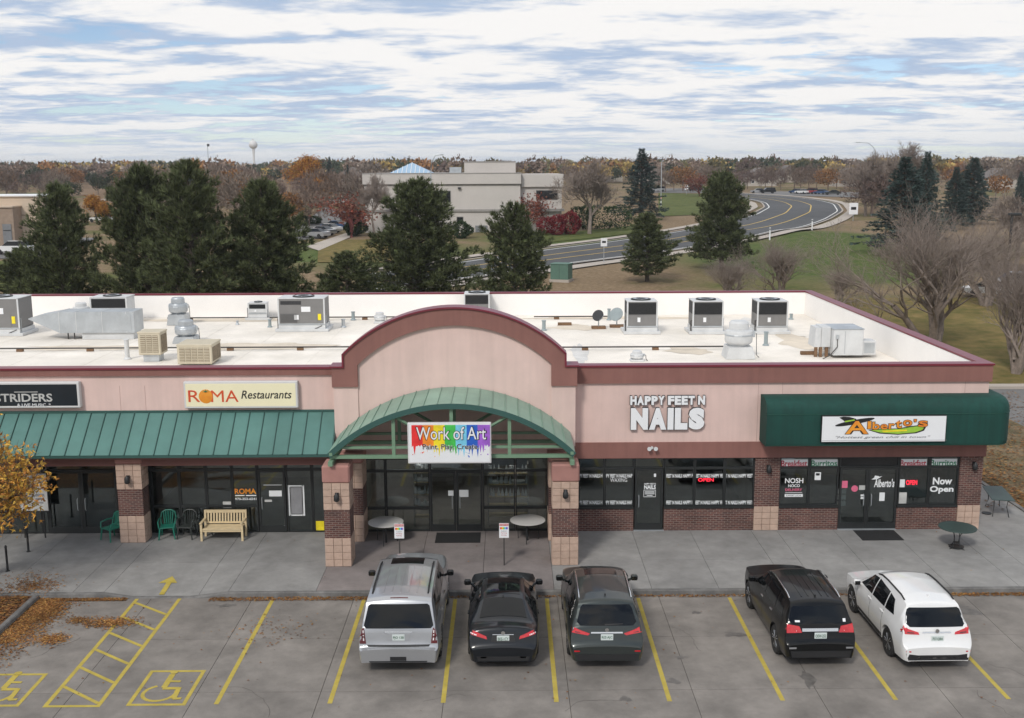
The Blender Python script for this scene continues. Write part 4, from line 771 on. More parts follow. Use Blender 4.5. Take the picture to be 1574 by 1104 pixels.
# ================================================================ rooftop plant
RZ = ZR+.016
def louver(mb, x0, x1, y, z0, z1, n, t=.012):
    for k in range(n): z = z0+(z1-z0)*(k+.5)/n; mb.box(x0, x1, y-t, y, z-(z1-z0)/n*.22, z+(z1-z0)/n*.22)
def fan_top(t, x, y, z, r):
    MB().lathe([(r, 0), (r, .05), (r-.04, .06), (r-.05, .02), (0, .015)], (x, y, z), 24).build('fan_ring', 'black_metal', t, 30)
    g = MB(); [g.lathe([(r*k/4, .055), (r*k/4+.012, .06), (r*k/4, .065)], (x, y, z), 20) for k in (1, 2, 3)]; g.box(x-r, x+r, y-.01, y+.01, z+.05, z+.062); g.box(x-.01, x+.01, y-r, y+r, z+.05, z+.062); g.build('fan_guard', 'galv', t)
def package_unit(lab, x, y, w, d, h, body='unit_grey', coil=True, rz=0, group=None, side='unit_white'):
    t = thing('rooftop_unit', lab, 'air conditioner', (x, y, RZ), rz, group)
    MB().bevbox(-w/2-.18, w/2+.18, -d/2-.1, d/2+.1, 0, .14, .01).build('sleeper', 'unit_white', t); MB().box(-w/2-.03, w/2+.03, -d/2-.03, d/2+.03, .14, .32).build('curb', 'unit_white', t)
    z0 = .34; MB().bevbox(-w/2, w/2, -d/2, d/2, z0, z0+h, .02).build('casing', body, t); MB().box(-w/2-.02, w/2+.02, -d/2-.02, d/2+.02, z0+h, z0+h+.035).build('top_cover', side, t)
    for s in (-1, 1): MB().box(s*w/2-.035, s*w/2+.035, -d/2-.012, -d/2+.03, z0, z0+h-.002).build('corner_post', side, t)
    if coil:
        c = MB().box(-w/2+.05, w/2-.05, -d/2-.008, -d/2+.02, z0+h*.50, z0+h-.05).build('coil', 'coil', t); l = MB(); louver(l, -w/2+.05, w/2-.05, -d/2-.009, z0+h*.50, z0+h-.05, 16); l.build('grille', 'black_metal', c)
        MB().box(-w/2-.008, -w/2+.02, -d/2+.08, d/2-.1, z0+h*.5, z0+h-.05).build('coil', 'coil', t)
    if not coil and w > 2:
        for a, b, c_, d_ in ((-.46, -.10, .08, .42), (.0, .2, .5, .7)):
            c = MB().box(w*a, w*b, -d/2-.014, -d/2+.01, z0+h*c_, z0+h*d_).build('intake_louver', 'coil' if a < -.2 else 'sign_white', t)
            if a < -.2: l = MB(); louver(l, w*a, w*b, -d/2-.015, z0+h*c_, z0+h*d_, 8); l.build('grille', 'unit_grey', c)
        MB().box(w*.36, w*.43, -d/2-.02, -d/2, z0+h*.18, z0+h*.42).build('sticker', 'paint_y', t); MB().box(-w*.45, w*.0, -d/2-.013, -d/2, z0+h*.78, z0+h*.92).build('intake_louver', 'coil', t)
        MB().tube([(-w*.5, -d/2-.05, .1), (-w*.2, -d/2-.08, .04), (w*.2, -d/2-.06, .05), (w*.45, -d/2-.05, .3)], .015, 5).build('conduit', 'pipe_dark', t)
    for a, b in (((-.42, .02), (.06, .42)) if coil else ((.24, .34),)): MB().box(w*a, w*b, -d/2-.012, -d/2+.01, z0+.08, z0+h*.46).build('access_panel', body, t)
    MB().box(-w*.16, -w*.06, -d/2-.02, -d/2, z0+h*.2, z0+h*.38).build('nameplate', 'sign_white', t); MB().box(-w/2, w/2, -d/2-.016, -d/2, z0, z0+.06).build('base_rail', 'galv', t)
    fan_top(t, 0, .0, z0+h+.035, min(w, d)*.36); MB().tube([(w/2+.06, -d/2+.1, .0), (w/2+.06, -d/2+.1, z0+h*.35), (w/2-.01, -d/2+.1, z0+h*.35)], .02, 6).build('conduit', 'galv', t); MB().tube([(-w/2-.08, -d/2+.15, .0), (-w/2-.08, -d/2+.15, z0+.3), (-w/2, -d/2+.15, z0+.3)], .028, 6).build('gas_line', 'pipe_dark', t); return t
P0 = lambda px, py, dz=0: atZ(px, py, RZ+dz)
for px, lab in ((987, 'grey rooftop air unit nearest the satellite dishes'), (1088, 'middle grey rooftop air unit of the three on the right'), (1187, 'grey rooftop air unit nearest the east parapet')):
    p = P0(px, 514); package_unit(lab, p.x, p.y+.75, 1.42, 1.35, 1.22, group='package units on the east roof')
p = P0(464, 510); package_unit('wide grey rooftop air unit behind the restaurant sign', p.x, p.y+.8, 2.25, 1.5, 1.28, coil=False)
p = P0(-8, 517); package_unit('grey rooftop air unit cut by the left picture edge', p.x, p.y+.9, 2.35, 1.6, 1.45, coil=False)
p = P0(733, 492); package_unit('rooftop air unit half hidden behind the arched gable', p.x, p.y+.8, 1.3, 1.3, 1.0)
p = P0(166, 500); t = package_unit('dark-coiled condenser behind the long intake duct', p.x, p.y+.9, 1.85, 1.3, 1.05, 'unit_white')
p = P0(395, 493); package_unit('small split condenser left of the wide air unit', p.x, p.y+.5, .95, .6, .55, 'unit_white')
def exhaust(lab, px, py, r, hc, hd, m='unit_white'):
    p = P0(px, py); t = thing('exhaust_fan', lab, 'exhaust fan', (p.x, p.y+r*.8, RZ))
    MB().prism([(-r*1.05, 0), (r*1.05, 0), (r*.85, hc), (-r*.85, hc)], 'y', -r*.95, r*.95).build('curb', m, t)
    MB().lathe([(r*.7, hc), (r*.72, hc+.04), (r*.93, hc+hd*.12), (r, hc+hd*.2), (r, hc+hd*.56), (r*.95, hc+hd*.62), (r*.72, hc+hd*.66), (r*.70, hc+hd*.92), (r*.6, hc+hd), (0, hc+hd*1.04)], k=24).build('drum', m, t, 30)
    MB().lathe([(r*1.01, hc+hd*.42), (r*1.03, hc+hd*.45), (r*1.01, hc+hd*.48)], k=24).build('band', 'galv', t); MB().tube([(r*.9, -.1, hc+hd*.5), (r*1.25, -.1, hc+hd*.5), (r*1.3, -.1, .1), (r*1.5, -.1, 0)], .015, 5).build('conduit', 'pipe_dark', t); MB().box(r*.95, r*1.15, -.12, -.0, hc+hd*.35, hc+hd*.6).build('switch_box', 'galv', t)
exhaust('large white mushroom exhaust fan near the front of the east roof', 1138, 552, .58, .50, 1.05); exhaust('white mushroom exhaust fan behind the beige coolers', 283, 528, .50, .30, .75, 'galv'); exhaust('tall galvanized exhaust fan by the back parapet', 272, 500, .48, .55, .85, 'galv'); exhaust('small white vent fan left of the arched gable', 583, 497, .30, .1, .45); exhaust('low white vent fan near the front of the east roof', 980, 556, .28, .08, .35); exhaust('small white fan beside the dark condenser', 122, 492, .42, .3, .6)
# long intake duct on the west roof
Y0 = 14.2; X = lambda px: atY(px, 510, Y0).x; xa, xb, xm = X(45), X(207), X(92)
t = thing('intake_unit', 'long galvanized make-up air unit with tapered intake hood on the west roof', 'air unit', ((xa+xb)/2, Y0, RZ)); c = (xa+xb)/2
MB().box(xm-c, xb-c, 0, 1.3, .32, 1.32).build('casing', 'galv', t); MB().prism([(xm-c, .32), (xm-c, 1.32), (xa-c+.3, 1.12), (xa-c, 1.02), (xa-c, .98)], 'y', .002, 1.298).build('intake_hood', 'galv', t)
for px in (92, 118, 158, 195): MB().box(X(px)-c-.012, X(px)-c+.012, -.012, 1.31, .31, 1.335).build('seam', 'unit_white', t)
MB().box(xm-c+1, xb-c-.1, .1, 1.2, 0, .32).build('curb', 'unit_white', t); MB().box(xb-c-1.1, xb-c-.15, -.014, .0, .42, 1.2).build('access_panel', 'galv', t)
for x in (xm-c+.3, xm-c+.6): MB().tube([(x, .2, 0), (x, .2, .33)], .03, 6).build('leg', 'pipe_dark', t)
# coolers
def cooler(lab, px0, px1, py, h, z0, m, padm):
    a, b = P0(px0, py), P0(px1, py); w = b.x-a.x; t = thing('evaporative_cooler', lab, 'cooler', ((a.x+b.x)/2, a.y+w*.5, RZ)); MB().box(-w*.35, w*.35, -w*.35, w*.35, 0, z0).build('stand', 'galv', t); MB().bevbox(-w/2, w/2, -w/2, w/2, z0, z0+h, .03).build('casing', m, t)
    n = 3 if h > w*.6 else 5
    for s, ax in ((-1, 'f'), (1, 'r')):
        for k in range(n):
            u0, u1 = -w/2+.08+(w-.16)*k/n+.02, -w/2+.08+(w-.16)*(k+1)/n-.02; mb = MB()
            if ax == 'f': mb.box(u0, u1, -w/2-.01, -w/2+.01, z0+.1, z0+h-.12); pd = mb.build('pad', padm, t); l = MB(); louver(l, u0, u1, -w/2-.011, z0+.1, z0+h-.12, 9, .014); l.build('louver', m, pd)
            else: mb.box(w/2-.01, w/2+.01, u0, u1, z0+.1, z0+h-.12); mb.build('pad', padm, t)
    MB().bevbox(-w/2-.02, w/2+.02, -w/2-.02, w/2+.02, z0+h-.05, z0+h+.02, .02).build('lid', m, t)
cooler('beige upright evaporative cooler on a metal stand at the roof front', 214, 248, 557, .95, .30, 'unit_beige', 'pad_tan'); cooler('low tan evaporative cooler at the roof front', 273, 326, 562, .80, .05, 'unit_beige', 'pad_tan')
# make-up air unit on the east roof
a = P0(1300, 553); t = thing('makeup_air_unit', 'white box make-up air unit with side fan near the front of the east roof', 'air unit', (a.x, a.y+.3, RZ))
MB().bevbox(-.45, .80, 0, 1.5, .12, 1.22, .02).build('casing', 'unit_white', t); MB().box(-.47, .82, -.02, 1.52, 1.22, 1.25).build('top_cover', 'galv', t); MB().bevbox(-.85, -.46, .35, 1.35, .42, 1.28, .02).build('duct', 'unit_white', t); MB().prism([(-1.15, .42), (-.86, .42), (-.86, 1.24), (-1.08, 1.24)], 'y', .4, 1.3).build('hood', 'unit_white', t)
for x in (-1.05, -.85, -.6): MB().box(x-.06, x+.06, .4, .5, 0, .419).build('leg', 'wood_block', t)
MB().box(.02, .04, -.008, 0, .2, 1.15).build('seam', 'galv', t); MB().bevbox(.81, 1.38, .1, .75, .12, .72, .02).build('fan_box', 'unit_white', t); l = MB().box(.88, 1.31, .092, .1, .2, .64); louver(l, .88, 1.31, .092, .2, .64, 8); l.build('fan_guard', 'galv', t); MB().tube([(-.3, -.03, .9), (-.3, -.06, .5), (-.6, -.1, .15), (-.9, -.1, 0)], .02, 6).build('conduit', 'pipe_dark', t); MB().box(-.36, -.24, -.05, 0, .82, .98).build('switch_box', 'galv', t)
# dishes
def dish(lab, px, py, m, r):
    p = P0(px, py); t = thing('satellite_dish', lab, 'dish', (p.x, p.y, RZ)); MB().box(-.35, .35, -.2, .2, 0, .12).build('ballast', 'wood_block', t); MB().tube([(0, 0, .12), (0, 0, .5)], .03, 8).build('mast', 'galv', t)
    d = MB().lathe([(r, .10), (r*.8, .05), (r*.4, .012), (0, 0)], (0, 0, 0), 20); d.lathe([(0, -.012), (r*.4, 0), (r*.8, .038), (r, .09)], (0, 0, 0), 20); o = d.build('reflector', m, t, 50); o.location = (0, 0, .62); o.rotation_euler = (radians(62), 0, radians(-30)); MB().tube([(0, 0, .62), (.05, -.3, .45), (.22, -.42, .72)], .012, 5).build('arm', 'galv', t)
dish('black satellite dish on the roof', 920, 505, 'black_metal', .30); dish('grey-green satellite dish beside the first east air unit', 948, 503, 'vent_grey', .36)
def vent(lab, px, py, r, h, m, cap=0): p = P0(px, py); o = MB().lathe([(r*1.7, 0), (r*1.6, .03), (r, .08), (r, h-.05), (r*1.25, h-.04), (r*1.25, h), (0, h+.01)], k=12).build('vent_pipe', m, None, 40); o.location = p; tag(o, lab, 'vent pipe', 'roof vent pipes')
for px, py, r, h, m, lab in ((1177, 531, .09, .62, 'vent_grey', 'grey vent pipe right of the large mushroom fan'), (1216, 491, .08, .3, 'vent_grey', 'short blue-grey vent right of the last east air unit'), (936, 492, .08, .6, 'vent_grey', 'thin vent pipe by the black satellite dish'), (543, 492, .09, .45, 'vent_grey', 'dark vent pipe left of the gable by the back wall'), (528, 503, .09, .42, 'galv', 'galvanized vent stub left of the gable'), (639, 478, .09, .35, 'galv', 'vent stub above the gable left shoulder'), (415, 503, .08, .4, 'vent_grey', 'thin vent pipe left of the wide air unit'), (836, 508, .09, .5, 'vent_grey', 'vent pipe right of the gable'), (196, 552, .10, .85, 'unit_white', 'white vent pipe left of the upright cooler'), (365, 499, .06, .2, 'galv', 'tiny vent stub on the west roof')): vent(lab, px, py, r, h, m)
# gas lines on wooden blocks
def gas_line(lab, y, x0, x1, z=.14):
    t = thing('gas_pipe', lab, 'pipe', (x0, y, RZ)); MB().tube([(0, 0, z), (x1-x0, 0, z)], .035, 6).build('pipe', 'pipe_dark', t); k = 0; x = 1.2
    while x < x1-x0: MB().box(x-.14, x+.14, -.08, .08, 0, z-.034).build('support_block', 'wood_block', t); x += 3.1
gas_line('dark gas pipe running along the west roof', 10.9, -25, 1.2); gas_line('dark gas pipe running along the east roof', 10.5, 9.3, 16.6); gas_line('gas pipe along the back of the west roof', 20.6, -11, 2.5); gas_line('gas pipe along the back of the east roof', 20.4, 8.5, 12.6)
for px, py in ((1243, 545), (868, 500)): p = P0(px, py); o = MB().bevbox(-.35, .35, -.1, .1, 0, .14, .01).build('timber_block', 'wood_block'); o.location = p; tag(o, 'loose timber block on the east roof by the make-up unit' if px > 1000 else 'loose timber block on the roof right of the gable', 'timber')
# ================================================================ cars
def paint(name, col, metal=.35, rough=.32, coat=1.0): return M(name, col, rough, metal=metal, var=.03, vscale=1.5, coat=coat, spec=.5*coat, stain=.03, sscale=2)
paint('car_silver', (.42, .43, .445), .6); paint('car_black', (.006, .008, .011), .0, .3, .55); paint('car_grey', (.040, .048, .046), .4, .3, .6); paint('car_black2', (.005, .0055, .006), 0, .3, .35); paint('car_white', (.76, .76, .75), 0)
M('car_glass', (.006, .007, .008), .05, var=.1, spec=.36); M('car_trim', (.015, .015, .016), .6, var=.15); M('chrome', (.72, .73, .74), .18, metal=1, var=.03); M('tail_red', (.55, .010, .018), .15, var=.2, vscale=12, coat=1); M('tail_dark', (.10, .008, .012), .15, var=.2, coat=1); M('tail_clear', (.75, .72, .72), .2, coat=1)
M('tyre', (.018, .018, .018), .85, var=.2); M('alloy', (.48, .49, .5), .3, metal=.85, var=.05); M('plate_white', (.62, .68, .66), .5, var=.06); M('plate_ink', (.04, .12, .07), .5); M('car_under', (.01, .01, .01), .9)
def curve1(pts, s, sig=.025):
    xs = np.arange(-.3, 6.6, .01); v = np.interp(xs, [p[0] for p in pts], [p[1] for p in pts])
    if sig: k = np.exp(-.5*(np.arange(-12, 13)*.01/sig)**2); v = np.convolve(np.pad(v, 12, mode='edge'), k/k.sum(), mode='valid')
    return np.interp(s, xs, v)
def decal(bvh, pts, ax, name, mat, par, cell=.10, off=.006, skirt=.015, far=4.0, sgn=1):
    """a panel lying on the car's surface: outline seen along an axis, thrown onto the body. ax 'r': (x,z) from the rear, 'f': from the front, 's': (y,z) from side sgn, 't': (x,y) from above"""
    bm = bmesh.new(); vs = [bm.verts.new((p[0], p[1], 0)) for p in pts]; bm.faces.new(vs)
    mn = [min(p[i] for p in pts) for i in (0, 1)]; mx = [max(p[i] for p in pts) for i in (0, 1)]
    for i in (0, 1):
        n = max(1, int((mx[i]-mn[i])/cell+.5))
        for k in range(1, n):
            no = [0, 0, 0]; no[i] = 1; co = [0, 0, 0]; co[i] = mn[i]+(mx[i]-mn[i])*k/n; bmesh.ops.bisect_plane(bm, geom=bm.verts[:]+bm.edges[:]+bm.faces[:], plane_co=co, plane_no=no)
    d = {'r': Vector((0, 1, 0)), 'f': Vector((0, -1, 0)), 's': Vector((-sgn, 0, 0)), 't': Vector((0, 0, -1))}[ax]
    ca, cb_ = sum(p[0] for p in pts)/len(pts), sum(p[1] for p in pts)/len(pts); hc = bvh.ray_cast(Vector((ca*.9, -far, cb_)), Vector((0, 1, 0)))[0] if ax == 'r' else None; yc = hc.y if hc is not None else 0
    for v in bm.verts:
        a, b = v.co.x, v.co.y; o = {'r': Vector((a, -far, b)), 'f': Vector((a, far, b)), 's': Vector((far*sgn, a, b)), 't': Vector((a, b, far))}[ax]
        h = bvh.ray_cast(o, d)[0]; e = 0
        while (h is None or (ax == 'r' and h.y > yc+S_DEPTH[0])) and e < 30:
            e += 1; o2 = o.copy(); o2.x *= 1-.01*e; h = bvh.ray_cast(o2, d)[0]
        v.co = (h if h is not None else o+d*far)-d*off
    be = [e for e in bm.edges if e.is_boundary]; r = bmesh.ops.extrude_edge_only(bm, edges=be)
    for g in r['geom']:
        if isinstance(g, bmesh.types.BMVert): g.co += d*skirt
    bmesh.ops.recalc_face_normals(bm, faces=bm.faces); c = Vector((0, 0, .7)); f0 = max(bm.faces, key=lambda f: f.calc_area())
    if f0.normal.dot(d) > 0: bmesh.ops.reverse_faces(bm, faces=bm.faces)
    mb = MB(); mb.addbm(bm); return mb.build(name, mat, par, 30)
S_DEPTH = [.62]
def mir(pts): return [(-p[0], p[1]) for p in pts][::-1]
def car(name, label, cx, rear, rz, S):
    L, Wd, H, mp = S['L'], S['W'], S['H'], S['paint']; t = thing(name, label, 'car', (cx, rear+L/2, .0), rz)
    s = sorted(set([round(x, 3) for x in np.arange(0, L+.001, .05)]+[round(x, 3) for x in np.arange(0, .75, .02)]+[round(L-x, 3) for x in np.arange(0, .3, .03)]+[round(a+.06*k*R_, 3) for a in S['wh'] for R_ in (1,) for k in range(-9, 10)])); s = np.array([x for x in s if 0 <= x <= L])
    top = curve1(S['top'], s, .02); belt = np.minimum(curve1(S['belt'], s), top-.07); wm = curve1(S['plan'], s, .03)*Wd/2; we = np.minimum(curve1(S['edge'], s, .04)*Wd/2, wm-.02); R = S['wr']; RA = R+.055
    low = curve1(S['low'], s, .02); arch = np.zeros_like(s)
    for a in S['wh']: q = np.clip(RA**2-(s-a)**2, 0, None); arch = np.maximum(arch, np.where(np.abs(s-a) < RA, R+np.sqrt(q), 0))
    low = np.minimum(np.maximum(low, arch), belt-.06); mb = MB(); nP = None
    for i in range(len(s)):
        zl, b, tp, w, e = low[i], belt[i], top[i], wm[i], we[i]; y = s[i]-L/2; pr = [(w-.14, zl+.01), (w-.05, zl)]
        for k in range(7):
            u = k/6; z = zl+(b-zl)*u; x = w-.075*((z-.66)/.42)**2*(1 if z > .66 else .8); pr.append((min(w, x), z))
        xb = pr[-1][0]; cr = min(.065, (tp-b)*.5); te = tp-cr; e = min(e, xb-.01)
        for k in range(1, 6): u = k/5; pr.append((xb+(e-xb)*u+.022*sin(pi*u), b+(te-b)*u))
        for k in range(1, 6): v = k/5; pr.append((e*(1-v), te+cr*(1-(1-v)**2.2)))
        full = [(x, y, z) for x, z in pr]+[(-x, y, z) for x, z in pr[-2::-1]]; nP = len(full); mb.v += full
        if i:
            for j in range(nP-1): a = (i-1)*nP+j; mb.f.append((a, a+1, a+nP+1, a+nP)); mb.m.append(0)
    mb.f += [tuple(range(nP)), tuple(range((len(s)-1)*nP+nP-1, (len(s)-1)*nP-1, -1))]; mb.m += [0, 0]
    body = mb.build('body', mp, t, 38); bvh = BVHTree.FromPolygons([Vector(v) for v in mb.v], mb.f)
    y = lambda v: v-L/2; D = lambda *a, **k: decal(bvh, *a, **k)
    u = MB(); u.box(-Wd/2+.27, Wd/2-.27, y(.4), y(L-.3), .30, .62); a, b = S['wh']; u.box(-Wd/2+.11, Wd/2-.11, y(a+RA+.01), y(b-RA-.01), .24, .6); u.build('underbody', 'car_under', t)
    # wheels
    for a in S['wh']:
        for sx in (-1, 1):
            w = MB().lathe([(R*.62, -.10), (R*.93, -.115), (R, -.08), (R, .08), (R*.93, .115), (R*.62, .10)], k=28, axis='x').build('wheel', 'tyre', t, 35); w.location = (sx*(Wd/2-.135), y(a), R)
            rim = MB().lathe([(R*.66, sx*.07), (R*.64, sx*.10), (R*.58, sx*.09), (R*.56, sx*.02), (0.02, sx*.015)], k=24, axis='x')
            for k in range(S.get('spk', 5)):
                for da in (-.12, .12):
                    an = 2*pi*k/S.get('spk', 5)+da; rim.tube([(sx*.075, .05*cos(an), .05*sin(an)), (sx*.09, R*.6*cos(an+da*.5), R*.6*sin(an+da*.5))], [.03, .022], 4)
            rim.lathe([(.07, sx*.06), (.06, sx*.10), (0, sx*.10)], k=10, axis='x'); rim.build('rim', 'alloy', w, 30)
    # glass, lights and trim thrown onto the body
    D(S['rwin'], 'r', 'rear_window', 'car_glass', t)
    for sg in (1, -1):
        for wn in S['swin']: D([(y(p[0]), p[1]) for p in wn], 's', 'side_window', 'car_glass', t, sgn=sg)
        S_DEPTH[0] = .2
        for nm, pts, m in S['lights']: D(pts if sg > 0 else mir(pts), 'r', nm, m, t, cell=.06, off=.012)
        S_DEPTH[0] = .62
        for h in S['handles']: D([(y(h[0]), h[1]), (y(h[0]+.2), h[1]), (y(h[0]+.2), h[1]+.03), (y(h[0]), h[1]+.03)], 's', 'door_handle', S.get('hm', mp), t, off=.03, skirt=.03, sgn=sg)
        for sx_ in S['seams']: D([(y(sx_), .36), (y(sx_+.012), .36), (y(sx_+.012), S['belt'][1][1]-.03), (y(sx_), S['belt'][1][1]-.03)], 's', 'door_seam', 'car_trim', t, off=.002, skirt=.004, sgn=sg)
        if S.get('clad'): D([(y(S['wh'][0]+RA+.05), S['low'][1][1]+.015), (y(S['wh'][1]-RA-.05), S['low'][1][1]+.015), (y(S['wh'][1]-RA-.05), S['low'][1][1]+.12), (y(S['wh'][0]+RA+.05), S['low'][1][1]+.12)], 's', 'sill_trim', 'car_trim', t, off=.008, sgn=sg)
        m = MB(); my, mz = S['mir']; xo = Wd/2-.02; m.bevbox(*sorted((sg*xo, sg*(xo+.19))), y(my)-.06, y(my)+.09, mz, mz+.15, .035); m.tube([(sg*(xo-.08), y(my)+.05, mz-.02), (sg*(xo+.06), y(my)+.02, mz+.05)], .035, 6); mo = m.build('side_mirror', S.get('mm', mp), t, 50); MB().box(*sorted((sg*(xo+.03), sg*(xo+.17))), y(my)-.066, y(my)-.06, mz+.02, mz+.13).build('mirror_glass', 'car_glass', mo)
    D([(x, y(v)) for x, v in S['wind']], 't', 'windshield', 'car_glass', t)
    for x0, x1, a, b in S.get('sun', []): D([(x0, y(a)), (x1, y(a)), (x1, y(b)), (x0, y(b))], 't', 'sunroof', 'car_glass', t)
    for nm, pts, m in S.get('rear', []): D(pts, 'r', nm, m, t, cell=.12, off=.010)
    for nm, pts, m in S.get('roof', []): D([(p[0], y(p[1])) for p in pts], 't', nm, m, t, cell=.12, off=S.get('roff', .012))
    if S.get('rails'):
        a, b, xr_, zr_ = S['rails']
        for sg in (-1, 1):
            pth = []
            for k in range(9):
                v = a+(b-a)*k/8; h = bvh.ray_cast(Vector((sg*xr_, y(v), 4)), Vector((0, 0, -1)))[0]; pth.append(Vector((sg*xr_, y(v), h.z+(zr_ if 0 < k < 8 else .005))))
            MB().tube(pth, .022, 6).build('roof_rail', S.get('railm', 'car_trim'), t, 40)
    if S.get('fin'): v = S['fin']; h = bvh.ray_cast(Vector((0, y(v), 4)), Vector((0, 0, -1)))[0]; MB().prism([(y(v)-.07, h.z-.01), (y(v)-.06, h.z+.05), (y(v)+.10, h.z-.01)], 'x', -.015, .015).build('antenna_fin', S.get('finm', mp), t)
    # number plate
    pz = S['plate']; h = bvh.ray_cast(Vector((0, -4, pz)), Vector((0, 1, 0)))[0]; n = MB().bevbox(-.155, .155, h.y-.028, h.y-.012, pz-.08, pz+.08, .006).build('number_plate', 'plate_white', t); text(S['reg'], -.13, .13, pz-.045, pz+.035, h.y-.029, 'plate_ink', n, .003, .01)
    MB().lathe([(.05, 0), (.05, -.012), (0, -.014)], (0, h.y+S.get('bo', -.01), S['badge']), 14, axis='y').build('badge', 'chrome', t) if S.get('badge') else None
    for sg in (-1, 1): hp = [(.34, .56), (.66, .58), (.66, .68), (.36, .64)]; D(hp if sg > 0 else mir(hp), 'f', 'headlight', 'tail_clear', t)
    D([(-.4, .4), (.4, .4), (.36, .54), (-.36, .54)], 'f', 'grille', 'car_trim', t); t.scale = (1.03, 1.045, 1.03); t.location.y = rear-.12+L*1.045/2; return t
def sym(h): return [(-x, z) for x, z in h[::-1]]+list(h)          # half outline (right side, bottom to top) -> full
yuk = dict(L=5.7, W=2.04, H=1.90, paint='car_silver', wr=.40, wh=(1.13, 4.42), spk=6,
    top=[(0, .72), (.13, .74), (.15, .78), (.22, 1.18), (.45, 1.70), (.50, 1.80), (.62, 1.845), (1.2, 1.885), (2.6, 1.89), (3.2, 1.86), (3.42, 1.80), (4.05, 1.31), (4.25, 1.28), (5.35, 1.20), (5.6, 1.06), (5.7, .8)],
    belt=[(0, .66), (.2, 1.14), (4.2, 1.14), (5.6, 1.0)], plan=[(0, .90), (.06, .945), (.2, .965), (.7, 1), (4.6, 1), (5.3, .94), (5.6, .82)], edge=[(0, .84), (.2, .90), (.5, .79), (1, .775), (3.2, .76), (3.5, .76), (4.2, .84), (5.6, .74)], low=[(0, .36), (.5, .34), (5, .34), (5.6, .38)],
    rwin=sym([(.80, 1.16), (.86, 1.22), (.76, 1.66), (.70, 1.70)]), swin=[[(.62, 1.20), (1.62, 1.20), (1.62, 1.70), (.85, 1.70)], [(1.70, 1.20), (2.66, 1.20), (2.62, 1.72), (1.70, 1.71)], [(2.76, 1.20), (3.80, 1.20), (3.35, 1.68), (2.74, 1.72)]], handles=[(1.75, .98), (2.8, .98)], hm='chrome', seams=[1.68, 2.71, 3.75],
    lights=[('tail_light', [(.80, .80), (.96, .80), (.955, 1.17), (.85, 1.17)], 'tail_dark'), ('tail_light_lens', [(.845, .87), (.875, .87), (.885, 1.12), (.862, 1.12)], 'tail_clear')], mir=(3.75, 1.13), mm='car_trim',
    wind=[(-.66, 4.08), (-.70, 3.95), (-.62, 3.42), (.62, 3.42), (.70, 3.95), (.66, 4.08)], sun=[(-.44, .44, 2.72, 3.22)], rails=(.85, 3.0, .70, .045), railm='car_trim', roof=[('roof_rib', [(x-.012, .8), (x+.012, .8), (x+.012, 2.6), (x-.012, 2.6)], 'car_silver') for x in (-.42, -.21, 0, .21, .42)]+[('spoiler_lamp', [(-.22, .545), (.22, .545), (.22, .565), (-.22, .565)], 'tail_dark')],
    rear=[('chrome_bar', [(-.34, 1.055), (.34, 1.055), (.33, 1.09), (-.33, 1.09)], 'chrome'), ('plate_recess', [(-.28, .87), (.28, .87), (.26, 1.04), (-.26, 1.04)], 'car_silver'), ('bumper_step', [(-.75, .735), (.75, .735), (.78, .775), (-.78, .775)], 'car_trim'), ('hitch_cover', [(-.2, .42), (.2, .42), (.2, .52), (-.2, .52)], 'car_trim'), ('bumper_valance', [(-.7, .38), (.7, .38), (.72, .41), (-.72, .41)], 'car_trim')], plate=.95, reg='PJO 138')
